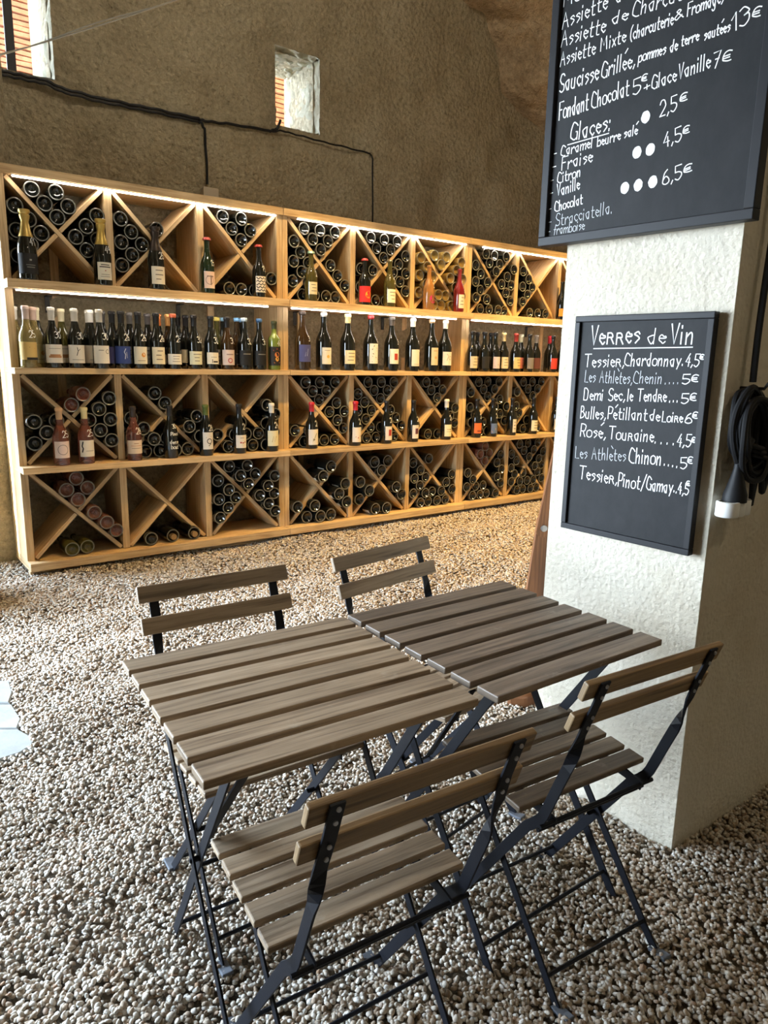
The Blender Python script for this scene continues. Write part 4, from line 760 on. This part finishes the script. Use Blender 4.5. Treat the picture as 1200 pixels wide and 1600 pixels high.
# ================================================================== CHALKBOARDS
BA = PA - pi; BX = Vector((cos(BA), sin(BA), 0)); BY = Vector((-sin(BA), cos(BA), 0))
def bpos(x, y, z): return Vector((PIL_O[0], PIL_O[1], 0)) + BX * x + BY * y + Vector((0, 0, z))
def board(x0, x1, z0, z1, yf, dep, fwid, label, lines, ang=0):
    t_ = tag(empty('chalkboard', bpos((x0 + x1) / 2, yf, z0), BA + ang), label, 'chalkboard', None); w, h = x1 - x0, z1 - z0
    mb = MB(); mb.box((0, dep * .62, h / 2), (w - .01, dep * .6, h - .01)); ob('slate_panel', mb, m_board, t_)
    for c, s_ in (((0, dep / 2, fwid / 2), (w, dep, fwid)), ((0, dep / 2, h - fwid / 2), (w, dep, fwid)), ((-w / 2 + fwid / 2, dep / 2, h / 2), (fwid, dep, h - 2 * fwid)), ((w / 2 - fwid / 2, dep / 2, h / 2), (fwid, dep, h - 2 * fwid))):
        mb = MB(); mb.box(c, s_); ob('frame_rail', mb, m_frame, t_, .002)
    for l in lines.strip().split('\n'):
        a, c = l.rsplit('|', 1); q = [float(v) for v in c.split(',')]; cx = (x0 + x1) / 2
        chalk_line(t_, '%s|%f,%f,%f,%f,%f' % (a, q[0] - cx, q[1] - z0, q[2] - cx, q[3] - z0, q[4]), dep * .32 - .0008)
    return t_
b1 = """Moules|-0.529,2.270,-0.400,2.272,0.034
Assiette|-0.529,2.218,-0.391,2.224,0.038
de Fromage|-0.367,2.228,-0.140,2.229,0.032
Assiette|-0.529,2.173,-0.392,2.171,0.038
de|-0.373,2.182,-0.329,2.180,0.028
Charcuterie|-0.315,2.180,-0.125,2.175,0.035
Assiette|-0.528,2.126,-0.418,2.127,0.035
Mixte|-0.401,2.128,-0.329,2.131,0.031
(charcuterie|-0.315,2.129,-0.202,2.131,0.030
&|-0.197,2.137,-0.177,2.139,0.020
Fromage)|-0.167,2.137,-0.082,2.140,0.028
Saucisse|-0.524,2.060,-0.402,2.062,0.044
Grillée,|-0.392,2.062,-0.297,2.065,0.039
pommes de|-0.287,2.072,-0.185,2.071,0.026
terre|-0.175,2.076,-0.133,2.077,0.024
sautées|-0.119,2.073,-0.060,2.075,0.024
13|-0.055,2.071,-0.018,2.078,0.038
€|-0.012,2.086,0.005,2.086,0.019
Fondant|-0.520,1.991,-0.427,1.995,0.044
Chocolat|-0.416,1.995,-0.307,2.003,0.040
5|-0.294,1.998,-0.275,2.000,0.036
€|-0.273,2.024,-0.259,2.025,0.015
+|-0.264,2.002,-0.249,2.005,0.016
Glace|-0.243,1.999,-0.180,2.004,0.032
Vanille|-0.174,2.004,-0.098,2.010,0.034
7|-0.089,2.005,-0.073,2.007,0.033
€|-0.069,2.013,-0.050,2.014,0.021
Glaces:|-0.477,1.929,-0.353,1.931,0.044
_|-0.485,1.921,-0.357,1.924,0.005
- Caramel|-0.530,1.895,-0.405,1.899,0.027
beurre|-0.389,1.898,-0.321,1.902,0.025
salé|-0.310,1.903,-0.273,1.904,0.024
- Fraïse|-0.532,1.857,-0.402,1.864,0.033
- Citron|-0.534,1.825,-0.436,1.833,0.028
- Vanille|-0.533,1.791,-0.436,1.800,0.031
- Chocolat|-0.534,1.750,-0.423,1.761,0.027
!- Stracciatella.|-0.533,1.712,-0.327,1.725,0.032
!- framboise|-0.533,1.690,-0.411,1.694,0.026
2,5|-0.214,1.931,-0.172,1.936,0.035
€|-0.164,1.952,-0.147,1.955,0.017
4,5|-0.196,1.859,-0.152,1.867,0.033
€|-0.148,1.878,-0.133,1.881,0.016
6,5|-0.189,1.772,-0.142,1.779,0.033
€|-0.136,1.789,-0.117,1.793,0.017"""
b2 = """Ve##es|-0.380,1.388,-0.231,1.393,0.052
de|-0.206,1.391,-0.157,1.392,0.039
Vin|-0.142,1.388,-0.081,1.391,0.050
_|-0.369,1.378,-0.082,1.382,0.006
Tessie#,|-0.396,1.327,-0.270,1.330,0.035
Chardonnay|-0.268,1.333,-0.109,1.335,0.033
.|-0.104,1.336,-0.100,1.336,0.030
4,5|-0.096,1.336,-0.062,1.335,0.031
€|-0.060,1.353,-0.051,1.353,0.012
!Les Athlètes,|-0.390,1.285,-0.241,1.286,0.033
!Chenin|-0.237,1.288,-0.155,1.289,0.032
!....|-0.145,1.289,-0.107,1.290,0.031
5|-0.099,1.291,-0.081,1.292,0.024
€|-0.075,1.297,-0.059,1.298,0.017
Demi Sec,|-0.389,1.235,-0.258,1.239,0.033
le Tend#e|-0.249,1.240,-0.138,1.244,0.032
...|-0.128,1.244,-0.104,1.244,0.031
5|-0.096,1.241,-0.079,1.242,0.025
€|-0.073,1.250,-0.058,1.252,0.018
Bulles,|-0.395,1.183,-0.313,1.185,0.034
Pétillant|-0.305,1.187,-0.187,1.192,0.033
de|-0.179,1.193,-0.151,1.193,0.029
Loi#e|-0.143,1.192,-0.088,1.194,0.027
6|-0.080,1.193,-0.064,1.194,0.025
€|-0.062,1.207,-0.050,1.208,0.016
Rosé,|-0.391,1.131,-0.308,1.132,0.036
Tou#aine|-0.298,1.133,-0.163,1.136,0.035
....|-0.157,1.134,-0.100,1.135,0.032
4,5|-0.096,1.133,-0.060,1.134,0.032
€|-0.058,1.147,-0.050,1.147,0.013
!Les Athlètes|-0.402,1.066,-0.239,1.076,0.034
Chinon|-0.228,1.074,-0.134,1.079,0.041
....|-0.125,1.079,-0.086,1.078,0.032
5|-0.079,1.075,-0.064,1.077,0.029
€|-0.062,1.092,-0.050,1.093,0.017
Tessie#,|-0.385,1.008,-0.260,1.009,0.038
Pinot/|-0.255,1.005,-0.173,1.006,0.038
Gamay|-0.169,1.007,-0.095,1.009,0.037
..|-0.091,1.013,-0.082,1.012,0.032
4,5|-0.080,1.010,-0.052,1.011,0.030
€|-0.058,1.034,-0.050,1.036,0.012"""
t1 = board(-.559, .0455, 1.663, 2.70, -.062, .036, .024, 'large black menu chalkboard fixed high on the pillar, food and ices', b1)
t2 = board(-.432, -.030, .854, 1.467, -.032, .024, .0165, 'smaller black chalkboard on the pillar listing wines by the glass', b2)
for x, z in ((-.2532, 1.9399), (-.2691, 1.8615), (-.2322, 1.8615), (-.2957, 1.782), (-.2575, 1.7824), (-.2174, 1.7841)):   # chalk ice-cream scoops
    mb = MB(); pp = [(x + .2568 + .0125 * cos(k * pi / 10) * random.uniform(.93, 1.05), .036 * .32 - .0008, z - 1.663 + .0145 * sin(k * pi / 10) * random.uniform(.95, 1.05)) for k in range(20)]; mb.add(pp, [tuple(range(20))]); ob('chalk_scoop', mb, m_chalk, t1)
mb = MB(); mb.box((0, .05, .62), (.06, .026, .5)); ob('mounting_batten', mb, m_frame, t1)

# ================================================================== EXTENSION CORD on the pillar's right face
FA = rad(35.2); FV = Vector((cos(FA), sin(FA), 0)); FN = Vector((sin(FA), -cos(FA), 0))
CE = tag(empty('extension_cord', Vector((PIL_O[0], PIL_O[1], 1.2)) + FV * .10 + FN * .004, FA), 'coiled black extension cord with white socket hanging on the pillar side', 'cord')
def fl(s, off, z): return Vector((s - .10, -(off - .004), z - 1.2))     # local: x along face, -y out of face
mb = MB(); pts = [fl(.072 + .006 * sin(k * .5), .03, 2.6 - (2.6 - 1.30) * k / 24) for k in range(25)]; mb.tube(pts, .0085, 8); ob('hanging_cable', mb, m_rubber, CE)
for k in range(7):                                  # coil of loops folded over a hook, drooping to the right
    mb = MB(); pts = []; R1, R2 = .055 + .006 * k % .02, .105 + .012 * (k % 4); dx = .012 * (k % 3)
    for j in range(41):
        a = 2 * pi * j / 40; x = cos(a) * R1; z = sin(a) * R2; ca, sa = cos(rad(28)), sin(rad(28))
        pts.append(fl(.062 + dx + x * ca + z * -sa * -.9 * -1 * -1 * .8 if False else .060 + dx + x * ca - z * sa * .55, .022 + .007 * k + .004 * sin(3 * a + k), 1.195 - .006 * k + x * sa + z * ca * .85))
    mb.tube(pts, .0075, 8, 0, False); ob('cable_loop', mb, m_rubber, CE)
for k, (xa, xb, zb) in enumerate(((.115, .150, .985), (.128, .185, 1.02), (.14, .20, 1.06))):
    mb = MB(); pts = []
    for j in range(31): u = j / 30; a = u * pi; pts.append(fl(xa + (xb - xa) * (1 - cos(a)) / 2 + .01 * sin(a * 2), .03 + .012 * k, 1.22 + (.02 * cos(a)) - (1.22 - zb) * sin(a) ** .45))
    mb.tube(pts, .0075, 8); ob('cable_loop', mb, m_rubber, CE)
for q in range(3):
    mb = MB(); mb.tube([fl(.045 + .010 * q + .045 * t_, .02 + .055 * sin(t_ * pi), 1.150 - .012 * q - .02 * t_) for t_ in (0, .25, .5, .75, 1)], .007, 8); ob('cable_loop', mb, m_rubber, CE)
mb = MB(); mb.tube([fl(.058, .045, 1.16), fl(.035, .05, 1.125), fl(.018, .052, 1.098), fl(.014, .05, 1.07)], [.014, .0125, .011, .010], 10); ob('cable_tail', mb, m_rubber, CE)
mb = MB(); mb.lathe([(0, .075), (.010, .074), (.0115, .06), (.015, .045), (.023, .015), (.0285, -.002), (.029, -.020), (0, -.020)], 20, 0, Matrix.Translation(fl(.014, .05, 1.028 - .0))); ob('plug', mb, m_rubber, CE)
mb = MB()
for sx, sy in ((-.012, .048), (.018, .046), (.048, .044)):
    mb.lathe([(0, 0), (.026, 0), (.0275, .002), (.0275, .036), (.026, .038), (.021, .038), (.020, .030), (0, .030)], 24, 0, Matrix.Translation(fl(sx + .002, sy + .0, .972)))
mb.box(fl(.02, .046, .990), (.06, .036, .034)); ob('white_socket', mb, m_white_plastic, CE)
mb = MB(); mb.tube([fl(.07, -.002, 1.285), fl(.07, .06, 1.285), fl(.07, .07, 1.30)], .004, 8); ob('hook', mb, m_bracket, CE)

# ================================================================== WALL CABLES, WIRE, JUNCTION BOX
def wallcable(nm, pts, r, lb):
    q = []; n_ = len(pts)
    for i in range(n_ - 1):
        for k in range(6): u = k / 6; q.append(((pts[i][0] * (1 - u) + pts[i + 1][0] * u), (pts[i][1] * (1 - u) + pts[i + 1][1] * u)))
    q.append(pts[-1]); mb = MB(); mb.tube([Vector((s_, -.035 + .004 * sin(k * .9), z + .003 * sin(k * 1.7))) for k, (s_, z) in enumerate(q)], r, 7)
    return tag(ob(nm, mb, m_rubber, None, 0, rk(0, -.38, 0), RY), lb, 'cable', 'black cables clipped along the stone wall')
c0 = [(-3.0, 2.93), (-1.641, 2.925), (-1.539, 2.924), (-1.416, 2.928), (-1.291, 2.902), (-1.103, 2.895), (-.904, 2.9), (-.694, 2.904), (-.45, 2.906)]
wallcable('wall_cable', c0 + [(-.40, 2.90), (-.239, 2.914), (.111, 2.935), (.160, 2.955), (.19, 3.02)], .0095, 'thick black cable running along the wall to the slit window')
wallcable('wall_cable', [(x, z - .02) for x, z in c0] + [(-.42, 2.885), (-.400, 2.85), (-.393, 2.70), (-.39, 2.50)], .0085, 'black cable dropping from the wall run to the junction box')
wallcable('wall_cable', [(.10, 2.925), (.20, 2.952), (.379, 2.945), (.664, 2.939), (.97, 2.936), (1.01, 2.925), (1.022, 2.88), (1.027, 2.33)], .0065, 'thin black cable turning down behind the middle rack')
jb = tag(empty('junction_box', rk(-.383, -.315, 2.44), RY), 'beige junction box on the wall above the left rack', 'box'); mb = MB(); mb.box((0, .02, .0), (.105, .05, .06)); ob('box_body', mb, m_boxplastic, jb, .004); mb = MB(); mb.box((0, -.008, 0), (.112, .008, .066)); ob('box_lid', mb, m_boxplastic, jb, .002)
mb = MB()
for dz in (0, .007):
    a, b_ = Vector((-2.1, 3.51, 2.515)), Vector((.3, 3.70, 3.40)); mb.tube([a.lerp(b_, k / 30) + Vector((0, 0, dz * (1 + sin(k * .8)) - .05 * sin(pi * k / 30))) for k in range(31)], .0032, 6)
tag(ob('steel_wire', mb, m_wire), 'pair of slack steel wires crossing below the vault, upper left', 'wire')

# ================================================================== FOLDED EASEL beside the pillar
EA = tag(empty('easel', (.49, 2.50, 0), BA), 'brown wooden folding easel leaning beyond the pillar, bolt at its hinge', 'easel')

def plank(nm, pts, y, th, m, par):      # outline in (x, z), extruded along y
    k = len(pts); mb = MB(); o = par.location
    mb.add([(x - o[0], y - th / 2 - o[1], z - o[2]) for x, z in pts] + [(x - o[0], y + th / 2 - o[1], z - o[2]) for x, z in pts], [tuple(range(k)), tuple(range(2 * k - 1, k - 1, -1))] + [(i, k + i, k + (i + 1) % k, (i + 1) % k) for i in range(k)], 0, False,
           [[(z * 1.0, x * 1.0) for x, z in pts], [(z, x) for x, z in pts][::-1]] + [[(pts[i][1], 0), (pts[i][1], th), (pts[(i + 1) % k][1], th), (pts[(i + 1) % k][1], 0)] for i in range(k)])
    return ob(nm, mb, m, par, .003)
EA.location = (.58, 2.66, 0); EA.rotation_euler = (0, 0, 0)
plank('upper_leg', [(.574, .712)] + [(.602 + .030 * cos(a), .722 + .030 * sin(a)) for a in [rad(200 + 14 * k) for k in range(11)]] + [(.634, .74), (.690, 1.16), (.640, 1.16)], 2.645, .022, m_easel, EA)
plank('lower_leg', [(.584, .76), (.640, .76), (.622, .42), (.592, .0), (.520, .0), (.552, .42)], 2.672, .024, m_easel, EA)
mb = MB(); mb.lathe([(.013, 0), (.012, .004), (.006, .0055), (0, .006)], 16, 0, Matrix.Translation((.602 - .58, 2.632 - 2.66, .728)) @ Matrix.Rotation(rad(90), 4, 'X')); ob('bolt', mb, m_screw, EA)
mb = MB(); mb.bar([(-.075, -.02, .030), (-.01, -.03, .030), (.06, .02, .034)], [(0, 0, 1)] * 3, .055, .05); ob('foot_bar', mb, m_easel, EA, .012)
plank('rear_leg', [(.600, .0), (.668, .0), (.690, .55), (.650, .55)], 2.76, .024, m_frame, EA)
